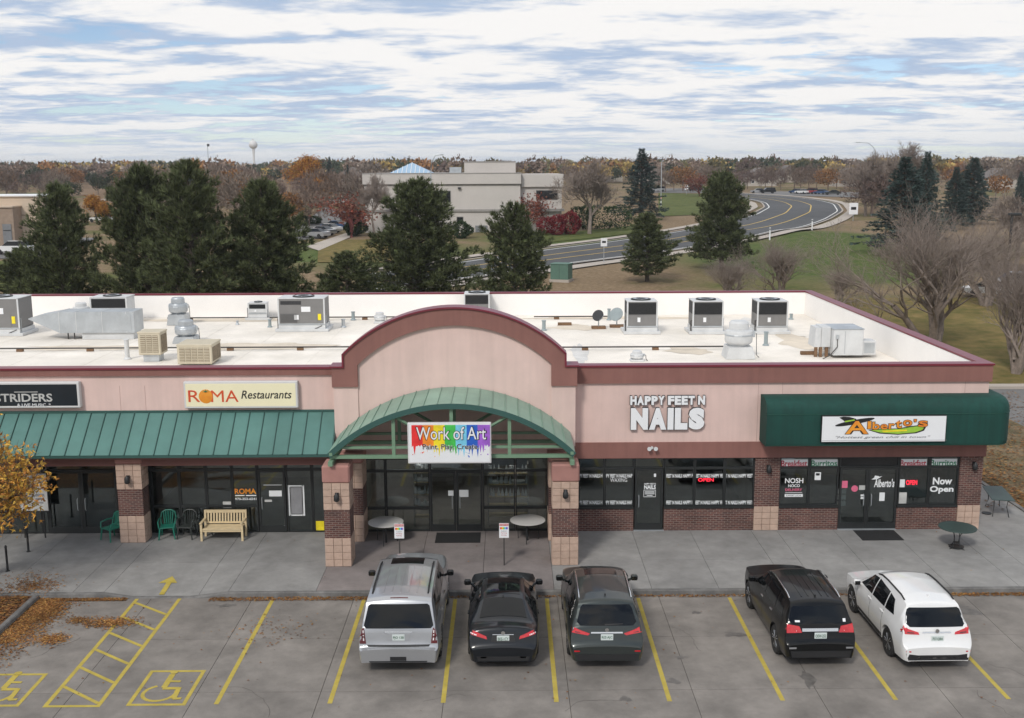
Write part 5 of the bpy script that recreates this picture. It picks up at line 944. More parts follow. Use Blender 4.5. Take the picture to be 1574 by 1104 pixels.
sed = dict(L=4.88, W=1.84, H=1.445, paint='car_black', wr=.34, wh=(1.02, 3.84),
    top=[(0, .62), (.05, .66), (.10, .74), (.17, 1.02), (.20, 1.065), (.25, 1.075), (.55, 1.07), (.68, 1.09), (1.35, 1.375), (1.7, 1.43), (2.2, 1.445), (2.6, 1.42), (2.8, 1.375), (3.58, .98), (3.75, .95), (4.55, .82), (4.8, .70), (4.88, .55)],
    belt=[(0, .56), (.2, .93), (3.6, .92), (4.88, .7)], plan=[(0, .80), (.05, .88), (.15, .93), (.5, .975), (1, 1), (3.9, 1), (4.5, .93), (4.88, .72)], edge=[(0, .70), (.2, .80), (.6, .76), (1.35, .60), (2.5, .59), (2.85, .62), (3.6, .78), (4.88, .6)], low=[(0, .25), (.4, .23), (4.4, .22), (4.88, .26)],
    rwin=[(0, 0)], swin=[[(.98, .965), (1.72, .965), (1.72, 1.33), (1.42, 1.30)], [(1.78, .965), (2.62, .965), (2.55, 1.36), (1.78, 1.345)], [(2.68, .965), (3.32, .965), (2.80, 1.32), (2.62, 1.355)]], handles=[(1.55, .84), (2.5, .83)], seams=[1.55, 2.66, 3.5],
    lights=[('tail_light', [(.40, .80), (.86, .93), (.84, .99), (.72, .99), (.42, .87)], 'tail_red'), ('tail_light_lens', [(.66, .885), (.82, .935), (.815, .955), (.66, .915)], 'tail_clear')], mir=(3.25, .95),
    wind=[(-.62, 3.54), (-.68, 3.40), (-.54, 2.80), (.54, 2.80), (.68, 3.40), (.62, 3.54)], sun=[(-.42, .42, 2.18, 2.62), (-.43, .43, 1.55, 2.14)], rails=None, fin=1.42, finm='car_trim', roof=[('rear_window', [(-.60, .76), (.60, .76), (.50, 1.36), (-.50, 1.36)], 'car_glass'), ('lip_spoiler', [(-.68, .22), (.68, .22), (.62, .29), (-.62, .29)], 'car_black')],
    rear=[('plate_recess', [(-.30, .74), (.30, .74), (.27, .90), (-.27, .90)], 'car_trim'), ('chrome_strip', [(-.27, .905), (.27, .905), (.26, .918), (-.26, .918)], 'chrome'), ('bumper_valance', [(-.62, .28), (.62, .28), (.66, .40), (-.66, .40)], 'car_trim'), ('exhaust_tip', [(.42, .355), (.56, .355), (.56, .395), (.42, .395)], 'chrome'), ('exhaust_tip', [(-.56, .355), (-.42, .355), (-.42, .395), (-.56, .395)], 'chrome')], plate=.82, reg='BKE-1CY', badge=.955, bo=.02)
hig = dict(L=4.89, W=1.93, H=1.73, paint='car_grey', wr=.375, wh=(1.03, 3.82),
    top=[(0, .66), (.05, .70), (.10, .78), (.20, 1.12), (.52, 1.56), (.50, 1.60), (.60, 1.665), (1.0, 1.70), (2.0, 1.73), (2.6, 1.70), (2.85, 1.63), (3.62, 1.12), (3.8, 1.08), (4.6, .98), (4.82, .84), (4.89, .66)],
    belt=[(0, .6), (.2, 1.05), (3.6, 1.04), (4.89, .85)], plan=[(0, .84), (.05, .91), (.16, .95), (.6, .985), (1, 1), (3.9, 1), (4.5, .94), (4.89, .76)], edge=[(0, .76), (.2, .85), (.55, .71), (1, .70), (2.6, .68), (2.9, .68), (3.6, .82), (4.89, .66)], low=[(0, .28), (.4, .26), (4.4, .26), (4.89, .30)],
    rwin=sym([(.66, 1.12), (.74, 1.19), (.64, 1.49), (.58, 1.55)]), swin=[[(.72, 1.10), (1.45, 1.09), (1.45, 1.55), (.95, 1.52)], [(1.52, 1.09), (2.42, 1.08), (2.36, 1.59), (1.52, 1.57)], [(2.50, 1.08), (3.36, 1.08), (2.85, 1.53), (2.44, 1.59)]], handles=[(1.4, .96), (2.35, .95)], seams=[1.48, 2.46, 3.45],
    lights=[('tail_light', [(.42, .94), (.48, .90), (.93, .98), (.91, 1.10), (.80, 1.08), (.66, 1.02)], 'tail_red'), ('tail_light_lens', [(.66, .955), (.80, .975), (.79, 1.0), (.66, .975)], 'tail_dark')], mir=(3.3, 1.06),
    wind=[(-.66, 3.58), (-.72, 3.45), (-.58, 2.84), (.58, 2.84), (.72, 3.45), (.66, 3.58)], sun=[(-.42, .42, 2.1, 2.58)], rails=(.75, 2.7, .66, .03), railm='chrome', fin=.82, finm='car_trim', clad=True,
    rear=[('garnish', [(-.40, .945), (.40, .945), (.39, .98), (-.39, .98)], 'chrome'), ('bumper_valance', [(-.72, .31), (.72, .31), (.78, .46), (-.78, .46)], 'car_trim'), ('reflector', [(-.82, .53), (-.68, .53), (-.68, .56), (-.82, .56)], 'tail_red'), ('reflector', [(.68, .53), (.82, .53), (.82, .56), (.68, .56)], 'tail_red'), ('wiper', [(-.05, 1.135), (.40, 1.15), (.40, 1.165), (-.05, 1.155)], 'car_trim')], roof=[], plate=.86, reg='RIZ-AJC', badge=1.03, bo=.03)
ter = dict(L=4.70, W=1.85, H=1.70, paint='car_black2', wr=.375, wh=(.98, 3.84),
    top=[(0, .68), (.05, .72), (.10, .80), (.18, 1.14), (.42, 1.54), (.45, 1.60), (.55, 1.64), (1.0, 1.67), (2.0, 1.69), (2.5, 1.67), (2.72, 1.60), (3.42, 1.14), (3.6, 1.09), (4.5, 1.02), (4.64, .90), (4.70, .7)],
    belt=[(0, .62), (.2, 1.07), (3.5, 1.06), (4.7, .92)], plan=[(0, .86), (.05, .93), (.15, .96), (.6, .99), (1, 1), (3.9, 1), (4.4, .95), (4.7, .80)], edge=[(0, .78), (.2, .87), (.5, .72), (1, .71), (2.5, .70), (2.8, .70), (3.5, .82), (4.7, .68)], low=[(0, .30), (.4, .28), (4.3, .27), (4.7, .32)],
    rwin=sym([(.70, 1.14), (.77, 1.20), (.67, 1.47), (.62, 1.51)]), swin=[[(.62, 1.13), (1.20, 1.12), (1.20, 1.53), (.82, 1.51)], [(1.30, 1.12), (2.20, 1.11), (2.16, 1.56), (1.30, 1.545)], [(2.28, 1.11), (3.20, 1.11), (2.72, 1.50), (2.24, 1.56)]], handles=[(1.35, .98), (2.25, .97)], hm='chrome', seams=[1.25, 2.24, 3.3],
    lights=[('tail_light', [(.46, .93), (.90, .92), (.90, 1.12), (.84, 1.13), (.52, 1.08)], 'tail_red'), ('tail_light_lens', [(.48, .945), (.60, .945), (.60, .985), (.48, .985)], 'tail_clear')], mir=(3.1, 1.08), mm='car_black2',
    wind=[(-.64, 3.40), (-.69, 3.28), (-.58, 2.72), (.58, 2.72), (.69, 3.28), (.64, 3.40)], sun=[], rails=(.7, 2.6, .64, .04), railm='chrome', fin=.72, finm='car_trim',
    rear=[('garnish', [(-.45, .955), (.45, .955), (.45, 1.03), (-.45, 1.03)], 'chrome'), ('bumper_valance', [(-.72, .33), (.72, .33), (.76, .50), (-.76, .50)], 'car_trim'), ('sticker', [(-.62, 1.17), (-.50, 1.17), (-.50, 1.21), (-.62, 1.21)], 'sign_white'), ('sticker', [(.58, 1.17), (.65, 1.17), (.65, 1.24), (.58, 1.24)], 'sign_white'), ('reflector', [(-.8, .56), (-.62, .56), (-.62, .60), (-.8, .60)], 'ink_grey'), ('reflector', [(.62, .56), (.8, .56), (.8, .60), (.62, .60)], 'ink_grey')], roof=[('roof_rib', [(x-.012, .7), (x+.012, .7), (x+.012, 2.3), (x-.012, 2.3)], 'car_black2') for x in (-.34, -.17, 0, .17, .34)], plate=.86, reg='OEW-252', badge=None)
rog = dict(L=4.69, W=1.84, H=1.70, paint='car_white', wr=.365, wh=(1.0, 3.71),
    top=[(0, .66), (.05, .71), (.12, .80), (.22, 1.12), (.50, 1.50), (.46, 1.57), (.58, 1.63), (1.0, 1.68), (1.9, 1.70), (2.4, 1.67), (2.65, 1.60), (3.45, 1.10), (3.62, 1.06), (4.4, .94), (4.62, .80), (4.69, .6)],
    belt=[(0, .6), (.25, 1.07), (1.5, 1.05), (3.5, 1.02), (4.69, .82)], plan=[(0, .84), (.05, .91), (.16, .95), (.6, .985), (1, 1), (3.8, 1), (4.35, .93), (4.69, .74)], edge=[(0, .76), (.2, .85), (.55, .70), (1, .69), (2.4, .68), (2.8, .68), (3.5, .80), (4.69, .64)], low=[(0, .30), (.4, .27), (4.3, .26), (4.69, .30)],
    rwin=sym([(.66, 1.10), (.75, 1.18), (.66, 1.46), (.60, 1.50)]), swin=[[(.86, 1.15), (1.42, 1.11), (1.42, 1.50), (1.10, 1.46)], [(1.48, 1.11), (2.30, 1.09), (2.26, 1.55), (1.48, 1.515)], [(2.36, 1.09), (3.20, 1.08), (2.75, 1.48), (2.32, 1.55)]], handles=[(1.45, .96), (2.3, .95)], seams=[1.45, 2.33, 3.3],
    lights=[('tail_light', [(.44, .93), (.90, .95), (.91, 1.06), (.80, 1.12), (.70, 1.06), (.46, .985)], 'tail_red'), ('tail_light_lens', [(.56, .955), (.74, .965), (.74, 1.0), (.58, .985)], 'tail_dark')], mir=(3.1, 1.04),
    wind=[(-.64, 3.42), (-.69, 3.30), (-.58, 2.66), (.58, 2.66), (.69, 3.30), (.64, 3.42)], sun=[], rails=(.75, 2.5, .62, .035), railm='car_trim', fin=.85, clad=True,
    rear=[('chrome_bar', [(-.36, .965), (.36, .965), (.34, .995), (-.34, .995)], 'chrome'), ('bumper_valance', [(-.74, .33), (.74, .33), (.80, .50), (.5, .46), (-.5, .46), (-.80, .50)], 'car_trim'), ('skid_strip', [(-.5, .38), (.5, .38), (.5, .405), (-.5, .405)], 'chrome'), ('reflector', [(-.80, .54), (-.68, .54), (-.68, .57), (-.80, .57)], 'tail_red'), ('reflector', [(.68, .54), (.80, .54), (.80, .57), (.68, .57)], 'tail_red')], roof=[], plate=.84, reg='757-QBA', badge=1.025, bo=.02)
sed['rwin'] = sym([(.02, 1.02), (.02, 1.03)])
car('parked_car', 'silver full-size SUV with dark sunroof and ribbed roof', 4.27, -10.45, 0, yuk); car('parked_car', 'black four-door sedan parked between the two larger vehicles', 6.93, -10.2, 0, sed); car('parked_car', 'dark grey-green SUV with chrome roof rails and red tail lights', 9.6, -10.25, -.004, hig)
car('parked_car', 'black SUV with chrome tailgate strip next to the white car', 15.04, -10.22, .012, ter); car('parked_car', 'white crossover parked rightmost in the row', 17.97, -10.42, .012, rog)
# ================================================================ land beyond: road, lawns, car parks
def poly3(pts): return [ground_at(*p) for p in pts]
def resample(P, n):
    P = [Vector(p) for p in P]; d = [0]
    for a, b in zip(P[:-1], P[1:]): d.append(d[-1]+(b-a).length)
    out = []
    for i in range(n):
        t = d[-1]*i/(n-1); k = max(j for j in range(len(d)) if d[j] <= t+1e-9); k = min(k, len(P)-2); u = (t-d[k])/max(1e-6, d[k+1]-d[k]); out.append(P[k].lerp(P[k+1], u))
    for _ in range(3): out = [out[0]]+[(out[i-1]+out[i]*2+out[i+1])/4 for i in range(1, n-1)]+[out[-1]]
    return out
def offs(P, d):
    o = []
    for i, p in enumerate(P):
        t = (P[min(i+1, len(P)-1)]-P[max(i-1, 0)]); n = Vector((t.y, -t.x, 0)).normalized(); o.append(p+n*d)
    return o
def band(name, A, B, mat, dz, kind='structure', parent=None):
    mb = MB(); m = 4
    for a, b in zip(A, B):
        for k in range(m+1): p = a.lerp(b, k/m); mb.v.append((p.x, p.y, terrain(p.x, p.y)+dz))
    for i in range(len(A)-1):
        for k in range(m): q = i*(m+1)+k; mb.f.append((q, q+1, q+m+2, q+m+1)); mb.m.append(0)
    o = mb.build(name, mat, parent, True, None if parent else kind)
    bm = bmesh.new(); bm.from_mesh(o.data); bmesh.ops.recalc_face_normals(bm, faces=bm.faces)
    if sum(f.normal.z for f in bm.faces) < 0: bmesh.ops.reverse_faces(bm, faces=bm.faces)
    bm.to_mesh(o.data); bm.free(); return o
NE = resample(poly3([(560, 447), (700, 430), (878, 404), (948, 396), (1047, 382), (1166, 362), (1221, 351), (1268, 337), (1288, 325), (1281, 314), (1259, 308.5), (1218, 303.5), (1182, 300.5), (1120, 297)]), 90)
FE = resample(poly3([(560, 424), (700, 406), (849, 384), (952, 371), (1050, 356), (1115, 344), (1164, 330), (1183, 319), (1178, 312.5), (1164, 308.5), (1140, 305), (1110, 302)]), 90)
N2, F2 = offs(NE, .9), offs(FE, -.9)
band('road', N2, F2, 'asphalt', .03)
for nm, A, d, m, w in (('edge_line', NE, 0, 'white_line', .24), ('edge_line', FE, 0, 'white_line', .24)): band(nm, offs(A, d-w/2), offs(A, d+w/2), m, .05)
for f, m in ((.36, 'yellow_line'), (.66, 'yellow_line')): A = [a.lerp(b, f) for a, b in zip(NE, FE)]; band('lane_line', offs(A, -.12), offs(A, .12), m, .05)
band('kerb', offs(N2, .0), offs(N2, .35), 'far_concrete', .14); band('kerb', offs(F2, -.35), offs(F2, 0), 'far_concrete', .14); band('sidewalk', offs(N2, 1.1), offs(N2, 3.3), 'far_concrete', .08); band('sidewalk', offs(F2, -3.4), offs(F2, -1.6), 'far_concrete', .08)
def patch(name, pts, mat, dz, n=6):
    q = [ground_at(*p) for p in pts]; A = [q[0].lerp(q[1], i/n) for i in range(n+1)]; B_ = [q[3].lerp(q[2], i/n) for i in range(n+1)]; return band(name, A, B_, mat, dz)
patch('lawn', [(1012, 333), (1085, 330), (1100, 299), (1012, 297)], 'lawn', .02); patch('lawn', [(835, 374), (1000, 356), (985, 346), (835, 362)], 'lawn', .02)
patch('lawn', [(488, 404), (610, 404), (600, 368), (490, 370)], 'dry_lawn', .02); patch('car_park', [(430, 372), (500, 366), (570, 335), (500, 318)], 'lot_asphalt', .02); patch('path', [(470, 380), (490, 386), (546, 362), (535, 358)], 'far_concrete', .04)
patch('car_park', [(-60, 398), (70, 398), (150, 366), (-60, 366)], 'lot_asphalt', .02); patch('lawn', [(-60, 446), (120, 446), (110, 402), (-60, 402)], 'lawn', .02)
patch('field', [(90, 300), (560, 312), (560, 280), (90, 277)], 'field', .02); patch('path', [(150, 309), (420, 312), (420, 308.5), (150, 306)], 'far_concrete', .06); patch('car_park', [(1160, 299.4), (1320, 304), (1320, 296), (1160, 294)], 'lot_asphalt', .05); patch('car_park', [(1000, 297), (1090, 297), (1090, 290), (1000, 290)], 'lot_asphalt', .05)
# ================================================================ trees
def tri_clumps(P, Dr, n, ln, wd, r, spread=.9):
    """n thin needle/leaf triangles around each clump centre P, fanning about direction Dr"""
    k = len(P); P = np.repeat(P, n, 0); Dr = np.repeat(Dr, n, 0); v = r.normal(size=(k*n, 3)); v /= np.linalg.norm(v, axis=1, keepdims=True); d = Dr+v*spread; d /= np.linalg.norm(d, axis=1, keepdims=True)
    s = np.cross(d, r.normal(size=(k*n, 3))); s /= np.linalg.norm(s, axis=1, keepdims=True); L_ = ln*r.uniform(.6, 1.25, (k*n, 1)); w = wd*r.uniform(.7, 1.3, (k*n, 1))
    return np.stack([P-s*w, P+s*w, P+d*L_], 1)
def conifer(seed, h, rad, kind='pine', nb=150, col=(.088, .104, .048)):
    r = np.random.default_rng(seed); rr = random.Random(seed); tr = MB(); tr.tube([(0, 0, -.3), (.03*h*.1, 0, h*.4), (0, .02*h*.1, h*.96)], [h*.020+.06, h*.014+.03, .02], 8)
    P, Dr = [], []; lump = [(rr.uniform(0, 2*pi), rr.uniform(.1, .95), rr.uniform(.72, 1.25)) for _ in range(14)]
    for i in range(nb):
        f = (i+.5)/nb; f = f**.85; z = h*(.07+.90*f); a = i*2.399+rr.uniform(-.4, .4)
        prof = (min(1, .66+f*1.9)*(1-f)**.60*1.12) if kind == 'pine' else (1-f)**.85
        L_ = rad*prof*rr.uniform(.62, 1.18)
        for (la, lf, lm) in lump:
            if abs(((a-la+pi) % (2*pi))-pi) < .6 and abs(f-lf) < .12: L_ *= lm
        L_ = max(L_, .25); up = (.10+.45*f) if kind == 'pine' else (-.18+.35*f); d = np.array([cos(a), sin(a), up]); e = np.array([cos(a)*L_, sin(a)*L_, L_*up+(.08*L_ if kind == 'pine' else .05*L_)]); b0 = np.array([0, 0, z])
        tr.tube([tuple(b0), tuple(b0+e*.55), tuple(b0+e*.95)], [.018+L_*.012, .012+L_*.006, .006], 3, caps=False); m = max(4, int(L_*(17 if kind == 'pine' else 12)))
        t = r.uniform(.15, 1.0, m)**.7; side = np.array([-sin(a), cos(a), 0]); off = r.normal(size=(m, 1))*L_*.16*(1.15-t[:, None])*1.0; q = b0+e*t[:, None]+side*off+np.array([0, 0, 1])*r.normal(size=(m, 1))*(.16 if kind == 'pine' else .07); P.append(q)
        dd = np.tile(d*.7+np.array([0, 0, .55 if kind == 'pine' else .05]), (m, 1))+side*off/max(.3, L_)*1.5; Dr.append(dd)
    P = np.concatenate(P); Dr = np.concatenate(Dr); T = tri_clumps(P, Dr, 9, .40 if kind == 'pine' else .30, .030, r, .75 if kind == 'pine' else .6)
    g = r.uniform(.5, 1.75, (len(P), 1))*np.array(col)*np.array([1, 1, 1]); c = np.repeat(g, 9, 0)*r.uniform(.8, 1.2, (len(T), 1)); return tr, T, c
def mk_tree(name, label, tr, T, c, bark, cat='tree', group=None, leaf='leafcol'):
    t = thing(name, label, cat, group=group); tr.build('trunk', bark, t, 60)
    if T is not None: tri_mesh('crown', T, leaf, c, t)
    return t
def place(t, px, py_base=None, Y=None, top=None, h0=1.0, w=None, rz=0.0, x=None):
    """stand a tree on the ground: at depth Y (or where its foot shows), scaled so that its tip reaches photo row `top`"""
    if py_base is not None: p = ground_at(px, py_base)
    else: q = atY(px, 300, Y); p = Vector((q.x, Y, terrain(q.x, Y)))
    zt = atY(px, top, p.y).z; s = (zt-p.z)/h0; put(t, p, rz, (s*(w or 1), s*(w or 1), s)); return t
pA = mk_tree('pine_tree', 'tall dark pine behind the left end of the roof', *conifer(1, 12, 4.2, nb=190), 'bark', group='pines behind the roof')
pB = mk_tree('pine_tree', 'broad dark pine', *conifer(2, 12, 4.6, nb=200), 'bark', group='pines behind the roof')
pC = mk_tree('pine_tree', 'open dark pine', *conifer(3, 12, 4.0, nb=150), 'bark', group='pines behind the roof')
PINES = [(pA, 86, 44, 281, .9, 'pine at far left in front of the beige building'), (pB, 218, 42, 252, .85, 'left half of the tall twin pines behind the west roof'), (pC, 290, 38, 243, .92, 'right half of the tall twin pines behind the west roof'), (pA, 402, 40, 275, 1.08, 'broad pine behind the wide rooftop air unit'), (pB, 640, 48, 274, 1.08, 'large open pine behind the arched gable, left'), (pC, 790, 44, 309, 1.0, 'smaller pine behind the arched gable, right'), (pA, 997, 74, 327, 1.35, 'round low pine with visible trunk beside the road'), (pB, 1112, 84, 263, 1.05, 'tall pine standing in front of the road curve'), (pC, 530, 38, 385, 1.5, 'low pine between two taller pines behind the roof'), (pC, 20, 60, 380, 1.6, 'low pine at the left edge behind the roof')]
seen = set()
for i, (src, px, Y, top, w, lab) in enumerate(PINES):
    o = src if src.name not in seen else copy_tree(src); seen.add(src.name); place(o, px, None, Y, top, 12, w, i*1.3); o['label'] = lab
sA = mk_tree('spruce_tree', 'tall blue spruce by the office lawn', *conifer(4, 13, 3.2, 'spruce', 260, (.060, .088, .080)), 'bark', group='spruces'); place(sA, 985, 338, None, 226, 13, 1.5)
for i, (px, py, top, w, lab) in enumerate(((1384, 388, 238, 1.75, 'blue spruce behind the large bare tree'), (1418, 372, 230, 1.1, 'narrow spruce behind the large bare tree'), (1492, 345, 240, 1.8, 'bluish spruce at the right beyond the bare tree'), (1465, 352, 255, 1.4, 'small spruce left of the right-hand spruce'), (1565, 330, 262, 1.0, 'spruce at the right picture edge'), (300, 330, 258, 1.0, 'distant spruce behind the twin pines'), (508, 300, 240, .8, 'distant dark spruce left of the office'), (535, 298, 252, .7, 'short distant spruce left of the office'), (20, 275, 247, 1.2, 'distant dark spruce at far left'), (35, 275, 247, 1.2, 'second distant dark spruce at far left'))):
    o = copy_tree(sA); place(o, px, py, None, top, 13, w, i*1.7+.5); o['label'] = lab
def bare(seed, h, spread, col=None, multi=1, depth=5, twig=.010, fan=4, leaf=None, nleaf=0):
    rr = random.Random(seed); tr = MB(); tips = []
    def grow(p, d, L_, r0, k):
        n = 3 if k > 1 else 2; q = p; pts = [tuple(p)]; rs = [r0]
        for i in range(n):
            d = (d+Vector((rr.gauss(0, .16), rr.gauss(0, .16), rr.gauss(.05, .10)))).normalized(); q = q+d*L_/n; pts.append(tuple(q)); rs.append(r0*(1-.38*(i+1)/n))
        tr.tube(pts, rs, 6 if k > 3 else 4 if k > 2 else 3, caps=False)
        if k == 0: tips.append((q, d)); return
        for j in range(fan if k < depth else fan+1):
            f = rr.uniform(.35, 1.0) if j else 1.0; i = min(n, max(1, int(f*n+.5))); b = Vector(pts[i]); ax = d.orthogonal().normalized(); ax.rotate(Matrix.Rotation(rr.uniform(0, 2*pi), 3, d)); nd = (d*1.0+ax*rr.uniform(.45, .95)*spread+Vector((0, 0, .12))).normalized(); grow(b, nd, L_*rr.uniform(.58, .80), max(twig*.6, r0*(1-.38*i/n)*rr.uniform(.5, .68)), k-1)
    for m in range(multi):
        a = rr.uniform(0, 6.3); d = Vector((cos(a)*.30, sin(a)*.30, 1)) if multi > 1 else Vector((rr.uniform(-.06, .06), rr.uniform(-.06, .06), 1)); grow(Vector((cos(a)*.2*(multi > 1), sin(a)*.2*(multi > 1), -.1)), d.normalized(), h*(.30 if multi > 1 else .27), h*.016+.04, depth)
    zt = max(p[0].z for p in tips); T = c = None
    if nleaf:
        r = np.random.default_rng(seed); idx = r.integers(0, len(tips), nleaf); P = np.array([tuple(tips[i][0]) for i in idx])+r.normal(size=(nleaf, 3))*.25; T = tri_clumps(P, r.normal(size=(nleaf, 3))*.4, 3, .16, .07, r, 1.0); c = np.repeat(np.array(leaf)[r.integers(0, len(leaf), nleaf)]*r.uniform(.6, 1.3, (nleaf, 1)), 3, 0)
    return tr, T, c, zt
def mk_bare(name, label, seed, h, spread, bark, cat='tree', group=None, **k):
    tr, T, c, zt = bare(seed, h, spread, **k); t = mk_tree(name, label, tr, T, c, bark, cat, group); t['zt'] = zt; return t, zt
M('bark_far', (.17, .125, .10), .95, var=.2); M('bark_red', (.18, .05, .045), .95, var=.2)
big, zb = mk_bare('bare_tree', 'large many-stemmed bare tree behind the east parapet', 11, 11, .78, 'bark_grey', multi=6, depth=5, fan=4, twig=.009); place(big, 1432, 533, None, 276, zb, 1.25)
med, zm = mk_bare('bare_tree', 'grey bare tree left of the blue spruce beside the office', 12, 10, 1.0, 'bark_grey', multi=1, depth=5, fan=5, twig=.03); place(med, 906, 360, None, 238, zm, 1.15, .3)
seen2 = [0]
for i, (src, z, px, py, top, w, lab) in enumerate(((big, zb, 1200, 456, 350, 1.25, 'low spreading bare tree behind the back parapet, right of the tall pine'), (big, zb, 1120, 462, 385, 1.5, 'greyish bare shrub-like tree in front of the tall pine'), (big, zb, 1290, 470, 400, 1.2, 'thin bare sapling between road curve and east roof corner'), (big, zb, 1562, 575, 330, .85, 'bare tree at the right picture edge'), (big, zb, 1515, 470, 322, 1.3, 'bare tree between the large bare tree and the right edge'), (med, zm, 1395, 330, 215, 1.2, 'tall bare treetop above the right spruce'), (med, zm, 1330, 332, 230, 1.0, 'bare tree left of the right spruce by the road'), (med, zm, 780, 352, 252, .85, 'slender bare tree before the office wall'), (med, zm, 575, 362, 262, .8, 'bare tree at the left end of the office'), (med, zm, 1560, 420, 290, 1.2, 'bare tree behind the right edge lamp post'))):
    o = copy_tree(src); place(o, px, py, None, top, z, w, i*1.1+.4); o['label'] = lab
AUT = [(.42, .19, .035), (.36, .14, .025), (.45, .26, .05), (.30, .13, .04)]
org, zo_ = mk_bare('autumn_tree', 'orange-leaved tree left of the office car park', 21, 8, 1.0, 'bark', depth=4, fan=5, leaf=AUT, nleaf=5200); place(org, 492, 318, None, 276, zo_, 1.1)
for i, (px, py, top, w, lab) in enumerate(((150, 345, 300, .9, 'orange tree behind the far-left pine'), (165, 350, 312, .9, 'second orange tree behind the far-left pine'), (10, 300, 270, 1.3, 'orange tree at the far left edge'), (355, 310, 262, 1.2, 'rust-orange tree behind the broad pine'), (470, 300, 240, .9, 'tall yellowish tree left of the distant spruce'))):
    o = copy_tree(org); place(o, px, py, None, top, zo_, w, i*.9+1); o['label'] = lab
red, zr = mk_bare('red_tree', 'small red-twigged tree in front of the office right window', 22, 6, 1.1, 'bark_red', depth=4, fan=4, leaf=[(.24, .07, .045), (.22, .10, .07)], nleaf=600); place(red, 806, 357, None, 303, zr, 1.0)
o = copy_tree(red); place(o, 540, 365, None, 305, zr, 1.3, 2); o['label'] = 'red-leaved tree left of the office front'; o = copy_tree(red); place(o, 1075, 302, None, 270, zr, 1.2, 4); o['label'] = 'reddish tree beyond the far lawn'
def bush(name, lab, seed, px, py, w, h, cols, group=None):
    r = np.random.default_rng(seed); n = 900; v = r.normal(size=(n, 3)); v /= np.linalg.norm(v, axis=1, keepdims=True); R_ = r.uniform(.55, 1.0, (n, 1))**.5; P = v*R_*np.array([w/2, w/2, h*.5])*(1+.18*np.sin(v[:, :1]*5+seed))+np.array([0, 0, h*.5]); T = tri_clumps(P, v, 5, .34, .06, r, .9); c = np.repeat(np.array(cols)[r.integers(0, len(cols), n)]*r.uniform(.6, 1.3, (n, 1)), 5, 0); tr = MB()
    for k in range(5): a = 2*pi*k/5; tr.tube([(0, 0, -.1), (cos(a)*w*.2, sin(a)*w*.2, h*.5)], [.05, .02], 4)
    t = thing(name, lab, 'shrub', ground_at(px, py), 0, group); tr.build('stem', 'bark', t); tri_mesh('foliage', T, 'leafcol', c, t); return t
RC = [(.22, .025, .03), (.17, .02, .028), (.27, .05, .05)]; GC = [(.03, .055, .02), (.045, .07, .03)]
bush('shrub', 'bright red shrub left of the pair by the office', 31, 850, 361, 4.5, 3.0, RC); bush('shrub', 'bright red shrub right of the pair by the office', 32, 874, 360, 4.6, 3.4, RC); bush('shrub', 'dark green clipped shrub by the office corner', 33, 709, 366, 3.6, 2.4, GC); bush('shrub', 'dark green hedge clump in the office car park', 34, 545, 362, 3.6, 2.4, GC); bush('shrub', 'low dark hedge at the car park edge', 35, 470, 345, 5, 1.5, GC); bush('shrub', 'dark evergreen shrub below the bare office tree', 36, 935, 352, 8, 4.0, GC); bush('shrub', 'dark evergreen shrub right of the red shrubs', 37, 896, 352, 4, 4.0, GC)
# autumn tree in the west bed
t, zz = mk_bare('autumn_tree', 'golden orange honey-locust overhanging the left edge of the pavement', 41, 5.2, 1.05, 'bark', depth=5, fan=4, twig=.006)
tipT = bare(41, 5.2, 1.05, multi=1, depth=5, fan=4, twig=.006)[0]
r = np.random.default_rng(9); V = np.array(tipT.v); V = V[V[:, 2] > .6]; V = V[r.integers(0, len(V), 3400)]+r.normal(size=(3400, 3))*.10; T = tri_clumps(V, r.normal(size=V.shape)*.5-np.array([0, 0, .3]), 5, .075, .016, r, 1.0); LCc = np.array([(.56, .30, .06), (.48, .24, .05), (.58, .36, .07), (.44, .19, .05), (.54, .35, .07)]); cc = np.repeat(LCc[r.integers(0, 5, 3400)]*r.uniform(.6, 1.25, (3400, 1)), 5, 0); tri_mesh('crown', T, 'leafcol', cc, t); sxy = 3.1/np.percentile(np.hypot(V[:, 0], V[:, 1]), 96); put(t, (-9.7, -4.7, .1), 2.0, (sxy, sxy, 5.4/zz))
# ---------------- middle distance and far wood
def far_tree(seed, h, w, col, n=420, bare_=False, big=1.0):
    r = np.random.default_rng(seed); v = r.normal(size=(n, 3)); v /= np.linalg.norm(v, axis=1, keepdims=True); R_ = r.uniform(.35 if big == 1 else .1, 1 if big == 1 else .86, (n, 1))**.6; P = v*R_*np.array([w/2, w/2, h*.36])*(1+.22*np.sin(3*v[:, :1]+seed)+.15*np.sin(6*v[:, 1:2]))+np.array([0, 0, h*.60]); s = (.30+.035*h)*big
    T = tri_clumps(P, np.array([[0, 0, .8]])+v*.5, 3, s*(1.9 if bare_ else .8), s*(.10 if bare_ else .42), r, .8); c = np.repeat(r.uniform(.55, 1.35, (n, 1))*np.array(col), 3, 0); tr = MB().tube([(0, 0, -.3), (0, 0, h*.7)], [h*.02+.04, .05], 5); return tr, T, c
KINDS = [('brown', (.185, .135, .105), True), ('rust', (.27, .14, .06), False), ('yellow', (.36, .26, .09), False), ('green', (.06, .075, .045), False), ('greybrown', (.23, .185, .15), True), ('olive', (.14, .125, .06), False), ('purple', (.16, .115, .10), True)]
proto = []
for i, (k, col, b_) in enumerate(KINDS):
    tr, T, c = far_tree(60+i, 9, 8.5, col, 520, b_); t = thing('deciduous_tree', '', 'tree'); tr.build('trunk', 'bark_far', t); tri_mesh('crown', T, 'leafcol', c, t); proto.append(t)
